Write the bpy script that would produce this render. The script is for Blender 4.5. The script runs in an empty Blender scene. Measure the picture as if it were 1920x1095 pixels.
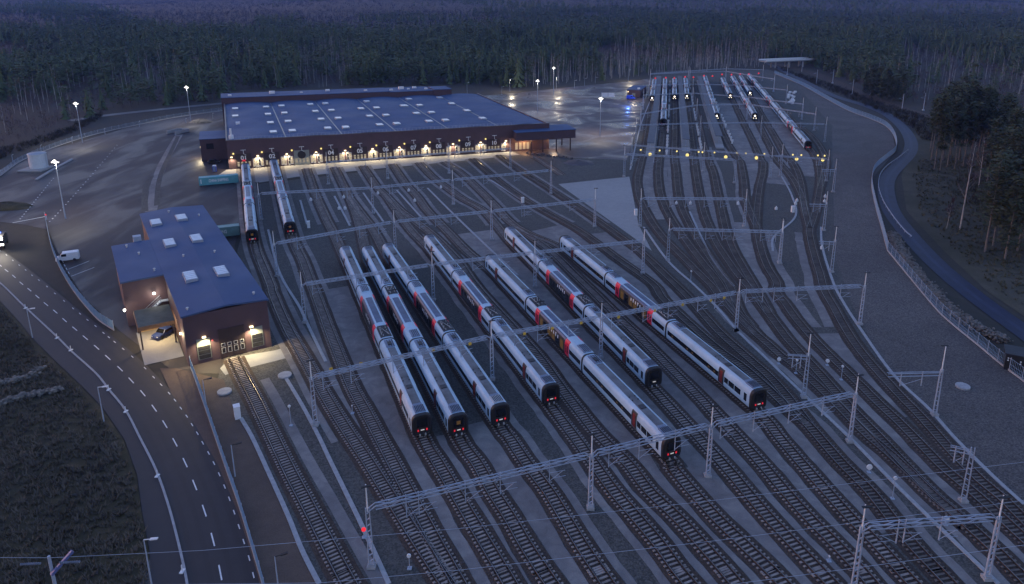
import bpy, bmesh, math, random
import numpy as np
from mathutils import Vector, Matrix
R = math.radians
rnd = random.Random(11)
EXPO = 2.95
SC = bpy.context.scene
COL = SC.collection

# ------------------------------------------------------------------ survey: camera of the photograph
CF, CP, CR, CH = 1365.067, 0.274515, 0.0022943, 65.645
PX, PY = 1016.866, 354.961
def at(x, y, z=0.0):
    """world point at height z seen at photograph pixel (x, y)"""
    U = (x - PX) / CF; V = -(y - PY) / CF
    cr, sr = math.cos(CR), math.sin(CR)
    u = U * cr - V * sr; v = U * sr + V * cr
    c, s = math.cos(CP), math.sin(CP)
    dx, dy, dz = u, c + v * s, -s + v * c
    t = (z - CH) / dz
    return Vector((dx * t, dy * t, z))
def ats(pts, z=0.0):
    return [at(x, y, z) for x, y in pts]
def tl(ox, oy, k, pts):
    """points read in an enlarged crop -> photograph pixels"""
    return [(ox + x / k, oy + y / k) for x, y in pts]
K4 = 1911 / 480.0
P1 = lambda *p: tl(380, 820, K4, p)
P2 = lambda *p: tl(860, 820, K4, p)
P3 = lambda *p: tl(1340, 820, K4, p)
P4 = lambda *p: tl(380, 545, K4, p)
P5 = lambda *p: tl(860, 545, K4, p)
P6 = lambda *p: tl(1340, 545, K4, p)
P7 = lambda *p: tl(440, 300, K4, p)
P8 = lambda *p: tl(860, 300, K4, p)
Q1 = lambda *p: tl(1150, 290, K4, p)
Q2 = lambda *p: tl(1440, 545, K4, p)
Q3 = lambda *p: tl(1440, 820, K4, p)
S1 = lambda *p: tl(1150, 100, 4.76, p)

# ------------------------------------------------------------------ materials
def new_mat(name):
    m = bpy.data.materials.new(name); m.use_nodes = True
    nt = m.node_tree; b = nt.nodes['Principled BSDF']
    return m, nt, b
def mat(name, col, rough=0.6, metal=0.0, var=0.25, scale=2.0, bump=0.0, bscale=None, col2=None, spec=0.5, detail=6, rvar=0.0, coat=0.0):
    m, nt, b = new_mat(name)
    b.inputs['Roughness'].default_value = rough
    b.inputs['Metallic'].default_value = metal
    b.inputs['Specular IOR Level'].default_value = spec
    if coat: b.inputs['Coat Weight'].default_value = coat; b.inputs['Coat Roughness'].default_value = 0.15
    tc = nt.nodes.new('ShaderNodeTexCoord')
    n = nt.nodes.new('ShaderNodeTexNoise'); n.inputs['Scale'].default_value = scale; n.inputs['Detail'].default_value = detail
    n.inputs['Roughness'].default_value = 0.65
    nt.links.new(tc.outputs['Object'], n.inputs['Vector'])
    r = nt.nodes.new('ShaderNodeValToRGB')
    c2 = col2 if col2 else tuple(min(1, c * (1 + var)) for c in col)
    c1 = col if col2 else tuple(c * (1 - var) for c in col)
    r.color_ramp.elements[0].position = 0.3; r.color_ramp.elements[1].position = 0.7
    r.color_ramp.elements[0].color = (*c1, 1); r.color_ramp.elements[1].color = (*c2, 1)
    nt.links.new(n.outputs['Fac'], r.inputs['Fac']); nt.links.new(r.outputs['Color'], b.inputs['Base Color'])
    if rvar:
        mr = nt.nodes.new('ShaderNodeMapRange'); mr.inputs['From Min'].default_value = 0.35; mr.inputs['From Max'].default_value = 0.65
        mr.inputs['To Min'].default_value = rough - rvar; mr.inputs['To Max'].default_value = rough + rvar
        n3 = nt.nodes.new('ShaderNodeTexNoise'); n3.inputs['Scale'].default_value = scale * 0.6; n3.inputs['Detail'].default_value = 5
        nt.links.new(tc.outputs['Object'], n3.inputs['Vector'])
        nt.links.new(n3.outputs['Fac'], mr.inputs['Value']); nt.links.new(mr.outputs['Result'], b.inputs['Roughness'])
    if bump:
        n2 = nt.nodes.new('ShaderNodeTexNoise'); n2.inputs['Scale'].default_value = bscale or scale * 4; n2.inputs['Detail'].default_value = 4
        nt.links.new(tc.outputs['Object'], n2.inputs['Vector'])
        bp = nt.nodes.new('ShaderNodeBump'); bp.inputs['Strength'].default_value = bump; bp.inputs['Distance'].default_value = 0.1
        nt.links.new(n2.outputs['Fac'], bp.inputs['Height']); nt.links.new(bp.outputs['Normal'], b.inputs['Normal'])
    return m
def ground_mat(name, stops, scales=(0.02, 0.25, 3.0), weights=(0.5, 0.3, 0.2), rough=0.85, wet=0.0, bump=0.25, dist=0.0, warp=0.0, stretch=None, wetscale=0.06, fine=0.0):
    """mottled ground: several octaves of noise mixed, coloured by a ramp; 'wet' lowers the roughness in patches"""
    m, nt, b = new_mat(name); L = nt.links; N = nt.nodes
    tc = N.new('ShaderNodeTexCoord'); vec = tc.outputs['Object']
    if stretch:
        mp = N.new('ShaderNodeMapping'); mp.inputs['Rotation'].default_value[2] = stretch[0]; mp.inputs['Scale'].default_value = (stretch[1], stretch[2], 1)
        L.new(vec, mp.inputs['Vector']); vec = mp.outputs['Vector']
    acc = None
    for sc_, w in zip(scales, weights):
        n = N.new('ShaderNodeTexNoise'); n.inputs['Scale'].default_value = sc_; n.inputs['Detail'].default_value = 5
        n.inputs['Roughness'].default_value = 0.6; n.inputs['Distortion'].default_value = warp
        L.new(vec, n.inputs['Vector'])
        mu = N.new('ShaderNodeMath'); mu.operation = 'MULTIPLY'; mu.inputs[1].default_value = w; L.new(n.outputs['Fac'], mu.inputs[0])
        if acc is None: acc = mu.outputs[0]
        else:
            ad = N.new('ShaderNodeMath'); ad.operation = 'ADD'; L.new(acc, ad.inputs[0]); L.new(mu.outputs[0], ad.inputs[1]); acc = ad.outputs[0]
    r = N.new('ShaderNodeValToRGB'); cr = r.color_ramp
    while len(cr.elements) < len(stops): cr.elements.new(0.5)
    for e, (p, c) in zip(cr.elements, stops): e.position = p; e.color = (*c, 1)
    L.new(acc, r.inputs['Fac'])
    colout = r.outputs['Color']
    if fine:
        vo = N.new('ShaderNodeTexVoronoi'); vo.inputs['Scale'].default_value = fine; L.new(tc.outputs['Object'], vo.inputs['Vector'])
        hs = N.new('ShaderNodeMapRange'); hs.inputs['To Min'].default_value = 0.55; hs.inputs['To Max'].default_value = 1.45
        sp = N.new('ShaderNodeSeparateColor'); L.new(vo.outputs['Color'], sp.inputs[0]); L.new(sp.outputs[0], hs.inputs['Value'])
        vm = N.new('ShaderNodeVectorMath'); vm.operation = 'SCALE'; L.new(colout, vm.inputs[0]); L.new(hs.outputs[0], vm.inputs['Scale']); colout = vm.outputs[0]
    L.new(colout, b.inputs['Base Color'])
    b.inputs['Roughness'].default_value = rough
    if wet:
        n = N.new('ShaderNodeTexNoise'); n.inputs['Scale'].default_value = wetscale; n.inputs['Detail'].default_value = 6; n.inputs['Distortion'].default_value = 0.8
        L.new(vec, n.inputs['Vector'])
        mr = N.new('ShaderNodeMapRange'); mr.inputs['From Min'].default_value = 0.45; mr.inputs['From Max'].default_value = 0.6
        mr.inputs['To Min'].default_value = rough; mr.inputs['To Max'].default_value = max(0.06, rough - wet)
        L.new(n.outputs['Fac'], mr.inputs['Value']); L.new(mr.outputs['Result'], b.inputs['Roughness'])
    if bump:
        n2 = N.new('ShaderNodeTexNoise'); n2.inputs['Scale'].default_value = 6; n2.inputs['Detail'].default_value = 4
        L.new(tc.outputs['Object'], n2.inputs['Vector'])
        bp = N.new('ShaderNodeBump'); bp.inputs['Strength'].default_value = bump; bp.inputs['Distance'].default_value = 0.08
        L.new(n2.outputs['Fac'], bp.inputs['Height']); L.new(bp.outputs['Normal'], b.inputs['Normal'])
    return m
def emat(name, col, strength, base=0.2):
    m, nt, b = new_mat(name)
    b.inputs['Base Color'].default_value = (*[min(1, c) * base for c in col], 1)
    b.inputs['Emission Color'].default_value = (*col, 1); b.inputs['Emission Strength'].default_value = strength / 2 ** EXPO
    return m

# ------------------------------------------------------------------ mesh builder
class MB:
    def __init__(s): s.v = []; s.f = []; s.mi = []; s.sm = []
    def add(s, vs, fs, mi=0, smooth=False):
        o = len(s.v); s.v += [tuple(v) for v in vs]
        for f in fs: s.f.append(tuple(i + o for i in f)); s.mi.append(mi); s.sm.append(smooth)
    def box(s, x0, x1, y0, y1, z0, z1, mi=0, M=None):
        vs = [(x, y, z) for x in (x0, x1) for y in (y0, y1) for z in (z0, z1)]
        if M is not None: vs = [M @ Vector(v) for v in vs]
        s.add(vs, [(0, 1, 3, 2), (4, 6, 7, 5), (0, 4, 5, 1), (2, 3, 7, 6), (0, 2, 6, 4), (1, 5, 7, 3)], mi)
    def bar(s, a, b, w, h=None, mi=0, up=(0, 0, 1)):
        a = Vector(a); b = Vector(b); h = h or w
        d = (b - a); L = d.length
        if L < 1e-6: return
        d /= L; u = Vector(up)
        if abs(d.dot(u)) > 0.98: u = Vector((1, 0, 0))
        r = d.cross(u).normalized(); u = r.cross(d)
        vs = []
        for p in (a, b):
            for i, j in ((-1, -1), (1, -1), (1, 1), (-1, 1)): vs.append(p + r * (i * w / 2) + u * (j * h / 2))
        s.add(vs, [(0, 1, 2, 3), (7, 6, 5, 4), (0, 4, 5, 1), (1, 5, 6, 2), (2, 6, 7, 3), (3, 7, 4, 0)], mi)
    def tube(s, a, b, r0, r1=None, n=8, mi=0, caps=True):
        a = Vector(a); b = Vector(b); r1 = r0 if r1 is None else r1
        d = (b - a).normalized(); u = Vector((0, 0, 1)) if abs(d.z) < 0.95 else Vector((1, 0, 0))
        x = d.cross(u).normalized(); y = d.cross(x)
        vs = []
        for p, r in ((a, r0), (b, r1)):
            for k in range(n):
                t = 2 * math.pi * k / n; vs.append(p + x * (r * math.cos(t)) + y * (r * math.sin(t)))
        fs = [(k, (k + 1) % n, n + (k + 1) % n, n + k) for k in range(n)]
        s.add(vs, fs, mi, True)
        if caps: s.add(vs[:n], [tuple(range(n - 1, -1, -1))], mi); s.add(vs[n:], [tuple(range(n))], mi)
    def loft(s, rings, mi=0, close=True, caps=True, smooth=False):
        n = len(rings[0]); vs = [p for r in rings for p in r]; fs = []
        for i in range(len(rings) - 1):
            for k in range(n if close else n - 1):
                fs.append((i * n + k, i * n + (k + 1) % n, (i + 1) * n + (k + 1) % n, (i + 1) * n + k))
        s.add(vs, fs, mi, smooth)
        if caps: s.add(rings[0], [tuple(range(n - 1, -1, -1))], mi); s.add(rings[-1], [tuple(range(n))], mi)
    def poly(s, pts, z0, z1, mi=0):
        n = len(pts)
        a = sum(pts[i][0] * pts[(i + 1) % n][1] - pts[(i + 1) % n][0] * pts[i][1] for i in range(n))
        if a < 0: pts = pts[::-1]
        lo = [(p[0], p[1], z0) for p in pts]; hi = [(p[0], p[1], z1) for p in pts]
        s.add(lo + hi, [tuple(range(n - 1, -1, -1)), tuple(range(n, 2 * n))] + [(i, (i + 1) % n, n + (i + 1) % n, n + i) for i in range(n)], mi)
    def sphere(s, c, r, n=8, m=6, mi=0, sz=1.0):
        rings = []
        for i in range(1, m):
            t = math.pi * i / m
            rings.append([(c[0] + r * math.sin(t) * math.cos(2 * math.pi * k / n), c[1] + r * math.sin(t) * math.sin(2 * math.pi * k / n), c[2] - r * sz * math.cos(t)) for k in range(n)])
        s.loft(rings, mi, True, True, True)
    def mesh(s, name, mats):
        me = bpy.data.meshes.new(name); me.from_pydata(s.v, [], s.f)
        for m in (mats if isinstance(mats, (list, tuple)) else [mats]): me.materials.append(m)
        me.polygons.foreach_set('material_index', s.mi); me.polygons.foreach_set('use_smooth', s.sm)
        me.update(); return me
    def build(s, name, mats, parent=None, loc=None, rz=None):
        return link(name, s.mesh(name, mats), parent, loc, rz)
def link(name, data, parent=None, loc=None, rz=None):
    o = bpy.data.objects.new(name, data); COL.objects.link(o)
    if parent is not None: o.parent = parent
    if loc is not None: o.location = loc
    if rz is not None: o.rotation_euler[2] = rz
    return o
def tag(o, label=None, cat=None, group=None, kind=None):
    if label: o['label'] = label
    if cat: o['category'] = cat
    if group: o['group'] = group
    if kind: o['kind'] = kind
    return o
def thing(name, label, cat, loc=(0, 0, 0), rz=0.0, group=None):
    o = link(name, None, None, loc, rz); o.empty_display_size = 0.5
    return tag(o, label, cat, group)
KIDS = {}
def copy_tree(o, loc, rz, label=None, group=None, scale=None):
    c = o.copy(); COL.objects.link(c); c.location = loc; c.rotation_euler[2] = rz
    if label: c['label'] = label
    if group: c['group'] = group
    if scale: c.scale = scale
    key = o.name
    if key not in KIDS: KIDS[key] = [(ch, list(ch.children)) for ch in o.children]
    for ch, gs in KIDS[key]:
        d = ch.copy(); COL.objects.link(d); d.parent = c
        for g in gs:
            e = g.copy(); COL.objects.link(e); e.parent = d
    return c
def structure(name, mb, mats):
    return tag(mb.build(name, mats), kind='structure')

# ------------------------------------------------------------------ curves
def smooth(pts, step=2.0):
    """Catmull-Rom through ground points, resampled evenly"""
    P = [Vector((p[0], p[1])) for p in pts]
    if len(P) == 2: dense = [P[0].lerp(P[1], t / 40) for t in range(41)]
    else:
        Q = [P[0] * 2 - P[1]] + P + [P[-1] * 2 - P[-2]]; dense = []
        for i in range(1, len(Q) - 2):
            p0, p1, p2, p3 = Q[i - 1:i + 3]
            for k in range(24):
                t = k / 24
                dense.append(0.5 * ((2 * p1) + (p2 - p0) * t + (2 * p0 - 5 * p1 + 4 * p2 - p3) * t * t + (3 * p1 - p0 - 3 * p2 + p3) * t ** 3))
        dense.append(P[-1])
    # relax the hand-read wobble
    for _ in range(6):
        dense = [dense[0]] + [(dense[i - 1] + dense[i] * 2 + dense[i + 1]) / 4 for i in range(1, len(dense) - 1)] + [dense[-1]]
    out = [dense[0]]; acc = 0
    for a, b in zip(dense, dense[1:]):
        L = (b - a).length
        while acc + L >= step and L > 1e-9:
            a = a + (b - a) * ((step - acc) / L); out.append(a.copy()); L = (b - a).length; acc = 0
        acc += L
    out.append(dense[-1]); return out
def tangents(c):
    n = len(c); T = []
    for i in range(n):
        d = c[min(n - 1, i + 1)] - c[max(0, i - 1)]
        T.append(d.normalized() if d.length > 1e-9 else Vector((0, 1)))
    return T
def offset(c, o):
    T = tangents(c); return [p + Vector((t.y, -t.x)) * o for p, t in zip(c, T)]     # positive = right of travel
def ribbon(mb, c, o0, o1, z, z1=None, mi=0):
    """flat strip between two offsets of a curve (o0,o1 numbers or lists); with z1 a solid bar"""
    T = tangents(c); n = len(c)
    g = lambda o, i: o[i] if isinstance(o, (list, tuple)) else o
    L = [p + Vector((t.y, -t.x)) * g(o0, i) for i, (p, t) in enumerate(zip(c, T))]
    Rr = [p + Vector((t.y, -t.x)) * g(o1, i) for i, (p, t) in enumerate(zip(c, T))]
    if z1 is None:
        vs = [(p.x, p.y, z) for p in L] + [(p.x, p.y, z) for p in Rr]
        mb.add(vs, [(i, n + i, n + i + 1, i + 1) for i in range(n - 1)], mi)
    else:
        rings = [[(L[i].x, L[i].y, z), (Rr[i].x, Rr[i].y, z), (Rr[i].x, Rr[i].y, z1), (L[i].x, L[i].y, z1)] for i in range(n)]
        mb.loft(rings, mi)
def sheet(name, px, z, m, world=False):
    pts = px if world else ats(px)
    bm = bmesh.new(); vs = [bm.verts.new((p[0], p[1], z)) for p in pts]
    f = bm.faces.new(vs); f.normal_update()
    if f.normal.z < 0: f.normal_flip()
    bmesh.ops.triangulate(bm, faces=bm.faces[:])
    me = bpy.data.meshes.new(name); bm.to_mesh(me); bm.free(); me.materials.append(m)
    return tag(link(name, me), kind='structure')
M = {}
M['gravel'] = ground_mat('dark_gravel', [(0.3, (0.0497, 0.0458, 0.0414)), (0.5, (0.0752, 0.0704, 0.0634)), (0.72, (0.1216, 0.1119, 0.0968))], scales=(0.03, 0.5, 7.0), weights=(0.35, 0.25, 0.4), rough=0.9, bump=0.5, fine=5.0)
M['strip'] = ground_mat('pale_gravel', [(0.38, (0.1291, 0.1168, 0.1161)), (0.5, (0.1912, 0.1753, 0.1699)), (0.6, (0.2687, 0.2484, 0.2320))], scales=(0.07, 0.45, 8.0), weights=(0.4, 0.35, 0.25), rough=0.9, bump=0.3, warp=0.8)
M['bed'] = ground_mat('ballast', [(0.3, (0.0294, 0.0179, 0.0130)), (0.5, (0.0578, 0.0375, 0.0274)), (0.72, (0.1155, 0.0786, 0.0576))], scales=(0.05, 1.2, 9.0), weights=(0.3, 0.3, 0.4), rough=0.92, bump=0.6, fine=7.0)
M['asphalt'] = ground_mat('road_asphalt', [(0.3, (0.0187, 0.0170, 0.0203)), (0.5, (0.0260, 0.0235, 0.0276)), (0.7, (0.0354, 0.0320, 0.0364))], scales=(0.03, 0.5, 12.0), weights=(0.45, 0.3, 0.25), rough=0.7, bump=0.15)
M['apron'] = ground_mat('wet_yard_asphalt', [(0.3, (0.0171, 0.0133, 0.0162)), (0.48, (0.0261, 0.0200, 0.0224)), (0.6, (0.0356, 0.0266, 0.0278)), (0.74, (0.0712, 0.0541, 0.0516))], scales=(0.018, 0.09, 1.6), weights=(0.45, 0.35, 0.2), rough=0.7, wet=0.2, bump=0.1, warp=0.6, stretch=(0.45, 1.6, 0.5))
M['mud'] = ground_mat('wet_mud', [(0.28, (0.0340, 0.0281, 0.0320)), (0.45, (0.0723, 0.0561, 0.0580)), (0.58, (0.1105, 0.0850, 0.0880)), (0.74, (0.2125, 0.1785, 0.1800))], scales=(0.02, 0.11, 1.4), weights=(0.45, 0.35, 0.2), rough=0.65, wet=0.38, bump=0.25, warp=1.2, wetscale=0.06)
M['slope'] = ground_mat('brown_gravel', [(0.3, (0.0600, 0.0525, 0.0504)), (0.5, (0.1020, 0.0900, 0.0840)), (0.7, (0.1620, 0.1450, 0.1320))], scales=(0.015, 0.09, 2.5), weights=(0.4, 0.3, 0.3), rough=0.95, bump=0.4, fine=5.5, warp=0.7)
M['field'] = ground_mat('forest_floor', [(0.3, (0.0200, 0.0192, 0.0144)), (0.5, (0.0400, 0.0352, 0.0272)), (0.7, (0.0680, 0.0560, 0.0440))], scales=(0.004, 0.03, 0.4), weights=(0.45, 0.3, 0.25), rough=0.95, bump=0.5)
M['grass'] = ground_mat('rough_grass', [(0.3, (0.0226, 0.0196, 0.0083)), (0.5, (0.0465, 0.0374, 0.0167)), (0.68, (0.1237, 0.0891, 0.0416))], scales=(0.05, 0.4, 3.0), weights=(0.4, 0.35, 0.25), rough=0.95, bump=0.8)
M['verge'] = ground_mat('lamplit_verge_gravel', [(0.3, (0.0630, 0.0425, 0.0338)), (0.5, (0.1050, 0.0723, 0.0562)), (0.7, (0.1575, 0.1105, 0.0825))], scales=(0.05, 0.5, 5.0), weights=(0.35, 0.3, 0.35), rough=0.95, bump=0.6)  # warm lamplight on the verge is put into these brown tones
M['concrete'] = ground_mat('concrete_paving', [(0.3, (0.24, 0.235, 0.23)), (0.5, (0.3, 0.295, 0.29)), (0.7, (0.36, 0.355, 0.34))], scales=(0.05, 0.6, 6.0), weights=(0.4, 0.35, 0.25), rough=0.85, bump=0.1)
M['track_con'] = mat('concrete_trough', (0.34, 0.34, 0.35), 0.85, var=0.2, scale=1.5)
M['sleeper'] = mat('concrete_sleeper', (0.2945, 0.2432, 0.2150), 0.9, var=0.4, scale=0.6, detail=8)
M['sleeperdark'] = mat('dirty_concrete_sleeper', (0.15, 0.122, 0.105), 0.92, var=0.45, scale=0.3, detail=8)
M['forestgrass'] = ground_mat('clearing_grass', [(0.3, (0.03, 0.032, 0.018)), (0.5, (0.06, 0.055, 0.035)), (0.68, (0.11, 0.092, 0.065))], scales=(0.03, 0.2, 2.0), weights=(0.45, 0.35, 0.2), rough=0.95, bump=0.8)
M['pinedark'] = mat('dark_pine_needles', (0.032, 0.046, 0.025), 0.9, var=0.45, scale=0.08, col2=(0.07, 0.09, 0.045))
M['paletrunk'] = mat('pale_pine_bark', (0.14, 0.125, 0.118), 0.9, var=0.3)
M['seat'] = mat('rusty_rail_seat', (0.045, 0.034, 0.028), 0.9, var=0.3, scale=3)
M['rail'] = mat('rusty_rail', (0.1, 0.07, 0.055), 0.55, metal=0.6, var=0.35, scale=0.5)
M['railtop'] = mat('polished_rail_head', (0.3, 0.28, 0.27), 0.3, metal=1.0, var=0.35, scale=0.2)
M['steel'] = mat('galvanised_steel', (0.33, 0.38, 0.46), 0.55, metal=0.0, var=0.15, scale=1.0)
M['steel_pale'] = mat('pale_mast_top', (0.75, 0.75, 0.75), 0.5, var=0.1)
M['black'] = mat('matt_black', (0.012, 0.012, 0.014), 0.6, var=0.2)
M['rubber'] = mat('black_rubber', (0.014, 0.014, 0.016), 0.55, var=0.3, scale=3)
M['body'] = mat('sky_tinted_silver_paint', (0.41, 0.55, 0.66), 0.46, metal=0.0, var=0.12, scale=0.35, detail=8, rvar=0.08)  # silver paint with the sky's blue reflection mixed into the base colour
M['skirt'] = mat('train_skirt_paint', (0.58, 0.58, 0.6), 0.45, var=0.18, scale=0.5)
M['roofmid'] = mat('grimy_roof', (0.04, 0.04, 0.043), 0.5, metal=0.1, var=0.5, scale=0.22, col2=(0.22, 0.225, 0.24), detail=8)
M['roofdark'] = mat('dark_roof_cover', (0.025, 0.025, 0.03), 0.5, var=0.5, scale=0.8)
M['navy'] = mat('navy_saloon_side', (0.05, 0.07, 0.14), 0.3, metal=0.2, var=0.15, scale=0.4)
M['navyroof'] = mat('dark_navy_roof', (0.035, 0.05, 0.1), 0.35, metal=0.2, var=0.35, scale=0.25, col2=(0.1, 0.14, 0.24))
M['bluegrey'] = mat('blue_grey_equipment', (0.2, 0.24, 0.32), 0.5, metal=0.2, var=0.25, scale=1.5)
M['glass'] = mat('dark_train_glass', (0.01, 0.011, 0.013), 0.12, var=0.4, scale=0.7, spec=0.6)
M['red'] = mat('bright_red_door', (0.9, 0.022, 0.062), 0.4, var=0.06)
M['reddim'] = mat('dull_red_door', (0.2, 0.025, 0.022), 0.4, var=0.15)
M['under'] = mat('underframe_dirt', (0.03, 0.028, 0.027), 0.85, var=0.4)
M['taillight'] = emat('tail_lamp_glass', (1.0, 0.03, 0.06), 0.7)
M['headlight'] = emat('headlamp_glass', (1.0, 0.85, 0.68), 6.0)
M['plate'] = emat('glowing_number_plate', (0.8, 0.8, 0.85), 0.5)  # plate brightness painted in as glow, no lamp behind it
M['warmwin'] = emat('lit_saloon_glass', (0.9, 0.5, 0.16), 0.075, 0.02)
M['white'] = mat('white_paint', (0.75, 0.75, 0.76), 0.5, var=0.06)
M['line'] = mat('road_paint', (0.72, 0.72, 0.72), 0.6, var=0.15, scale=3)
M['wall'] = mat('brown_red_cladding', (0.0796, 0.0464, 0.0551), 0.7, var=0.1, scale=0.4)
M['walldark'] = mat('dark_brown_cladding', (0.036, 0.021, 0.022), 0.6, var=0.12, scale=0.6)
M['roof'] = mat('sky_tinted_felt_roof', (0.0377, 0.0775, 0.1777), 0.68, var=0.12, scale=0.12, detail=9, rvar=0.08)  # grey felt; the blue of the reflected sky is put into its colour
M['parapet'] = mat('roof_edge_flashing', (0.13, 0.11, 0.115), 0.45, metal=0.3, var=0.15)
M['skyframe'] = mat('skylight_kerb', (0.3, 0.33, 0.38), 0.5, var=0.1)
M['skyglass'] = mat('skylight_glass', (0.62, 0.68, 0.74), 0.2, var=0.1, scale=1.0)
M['window'] = mat('building_glass', (0.02, 0.02, 0.024), 0.1, var=0.3)
M['paleframe'] = mat('pale_frame', (0.5, 0.5, 0.5), 0.5, var=0.1)
M['greypanel'] = mat('grey_green_panel', (0.2, 0.22, 0.2), 0.6, var=0.1)
M['litwarm'] = emat('lit_pane_warm', (1.0, 0.86, 0.62), 0.22)
M['lamp'] = emat('wall_lamp_glass', (1.0, 0.78, 0.42), 5.0)
M['lampwhite'] = emat('mast_lamp_glass', (1.0, 0.93, 0.8), 14.0)
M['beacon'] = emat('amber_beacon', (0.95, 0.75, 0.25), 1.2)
M['redlamp'] = emat('red_signal', (1.0, 0.03, 0.05), 1.0)
M['yellow'] = emat('glowing_yellow_plate', (0.95, 0.7, 0.12), 0.18)  # painted plate given a faint glow of its own, not a lamp
M['orange'] = emat('orange_lamp', (1.0, 0.55, 0.12), 3.0)
M['bluelamp'] = emat('blue_lamp', (0.05, 0.15, 1.0), 3.0)
M['teal'] = mat('teal_container_paint', (0.12, 0.36, 0.4), 0.5, var=0.12, scale=0.6)
M['paleteal'] = mat('faded_green_container_paint', (0.2, 0.33, 0.31), 0.55, var=0.15, scale=0.6)
M['mesh'] = mat('fence_mesh_zinc', (0.22, 0.34, 0.48), 0.6, metal=0.0, var=0.15)
M['stone'] = mat('grey_fieldstone', (0.15, 0.14, 0.125), 0.95, var=0.6, scale=0.8)
M['spruce'] = mat('spruce_needles', (0.0420, 0.0650, 0.0364), 0.9, var=0.45, scale=0.018, col2=(0.0980, 0.1300, 0.0650))
M['pine'] = mat('pine_needles', (0.0504, 0.0754, 0.0390), 0.9, var=0.4, scale=0.02, col2=(0.1050, 0.1365, 0.0650))
M['trunk'] = mat('pine_bark', (0.075, 0.062, 0.055), 0.9, var=0.3)
M['birch'] = mat('birch_bark', (0.3680, 0.3496, 0.3404), 0.85, var=0.25, scale=1.0)
M['twig'] = mat('bare_twigs', (0.085, 0.062, 0.066), 0.9, var=0.3, scale=0.05)
M['fartwig'] = mat('haze_blue_twigs', (0.02, 0.03, 0.055), 0.9, var=0.3, scale=0.01)  # bluer copy of the twigs, distance haze put into the colour
M['darkbush'] = mat('dark_scrub', (0.03, 0.028, 0.02), 0.95, var=0.4, scale=0.3)
# ------------------------------------------------------------------ ground
def bigsheet(name, x0, x1, y0, y1, nx, ny, z, m, hill=None):
    xs = np.linspace(x0, x1, nx); ys = np.linspace(y0, y1, ny)
    V = [(x, y, z + (hill(x, y) if hill else 0)) for y in ys for x in xs]
    F = [(j * nx + i, j * nx + i + 1, (j + 1) * nx + i + 1, (j + 1) * nx + i) for j in range(ny - 1) for i in range(nx - 1)]
    me = bpy.data.meshes.new(name); me.from_pydata(V, [], F); me.materials.append(m)
    return tag(link(name, me), kind='structure')
def hillz(x, y):
    d = max(0.0, y - 1500.0)
    return min(1, d / 1200.0) * (18 + 16 * math.sin(x * 0.0017 + 1.0) + 9 * math.sin(x * 0.0041 + y * 0.0013) + 5 * math.sin(x * 0.009)) + max(0, y - 2600) * 0.012
bigsheet('ground', -5200, 5200, -60, 8200, 131, 118, -0.12, M['field'], hillz)
sheet('yard_gravel', [(250, 1130), (430, 650), (445, 470), (480, 345), (960, 290), (1175, 300), (1228, 132), (1440, 130), (1478, 142), (1560, 235), (1565, 480), (1600, 575), (1660, 690), (1760, 795), (1925, 955), (2050, 1150), (1300, 1400), (300, 1300)], -0.03, M['gravel'])
sheet('gravel_slope', [(1478, 142), (1540, 176), (1600, 203), (1650, 226), (1672, 245), (1680, 282), (1655, 312), (1635, 335), (1635, 365), (1652, 415), (1668, 470), (1730, 545), (1810, 615), (1925, 712), (2300, 1000), (2050, 1150), (1925, 955), (1760, 795), (1660, 690), (1600, 575), (1565, 480), (1560, 235)], -0.04, M['slope'])
sheet('yard_asphalt', [(0, 318), (60, 288), (140, 268), (250, 236), (330, 218), (424, 203), (424, 330), (470, 345), (440, 460), (440, 700), (362, 700), (330, 700), (225, 620), (160, 560), (120, 500), (90, 430), (40, 420), (-160, 400), (-260, 330)], -0.05, M['apron'])
sheet('muddy_yard', [(958, 285), (900, 180), (960, 175), (1100, 160), (1190, 152), (1228, 145), (1195, 250), (1180, 330), (1050, 345)], -0.035, M['mud'])
sheet('concrete_pad', [(1047, 345), (1180, 331), (1197, 420), (1222, 470), (1160, 425)], -0.022, M['concrete'])
structure('hall_apron', (lambda mb: (mb.add([(*at(*p)[:2], -0.015) for p in [(400, 334), (455, 347), (560, 331), (700, 317), (850, 303), (975, 290), (960, 284), (425, 318)]], [tuple(range(7, -1, -1))]), mb)[1])(MB()), M['concrete'])
sheet('door_apron', P4((130, 580), (205, 500), (540, 445), (640, 415), (670, 490), (480, 540), (350, 572), (230, 600), (170, 630)), -0.015, M['concrete'])

# the public road with its kerb and markings
RC = tl(0, 400, 3.65, [(-160, 350), (5, 480), (170, 640), (385, 840), (490, 945), (660, 1095)])[:5] + [(180, 700), (204, 730), (236, 770), (262, 820), (292, 880), (315, 945), (335, 1020), (351, 1095), (356, 1150)]
RL = [(-60, 505), (0, 564), (36, 603), (60, 633), (101, 674), (150, 720), (192, 763), (233, 823), (257, 890), (267, 963), (280, 1030), (284, 1100), (286, 1160)]
RR = [(-50, 452), (0, 466), (40, 494), (77, 522), (107, 547), (141, 575), (168, 596), (199, 621), (220, 638), (253, 665), (277, 687), (322, 734), (344, 762), (366, 794), (387, 829), (408, 867), (429, 912), (447, 960), (466, 1015), (484, 1078), (496, 1150)]
sheet('road', RL + RR[::-1], -0.06 + 0.035, M['asphalt'])
kerb = smooth(ats(RC), 1.5)
mb = MB(); ribbon(mb, kerb, -0.14, 0.14, -0.03, 0.1); structure('kerb', mb, M['track_con'])
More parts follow.
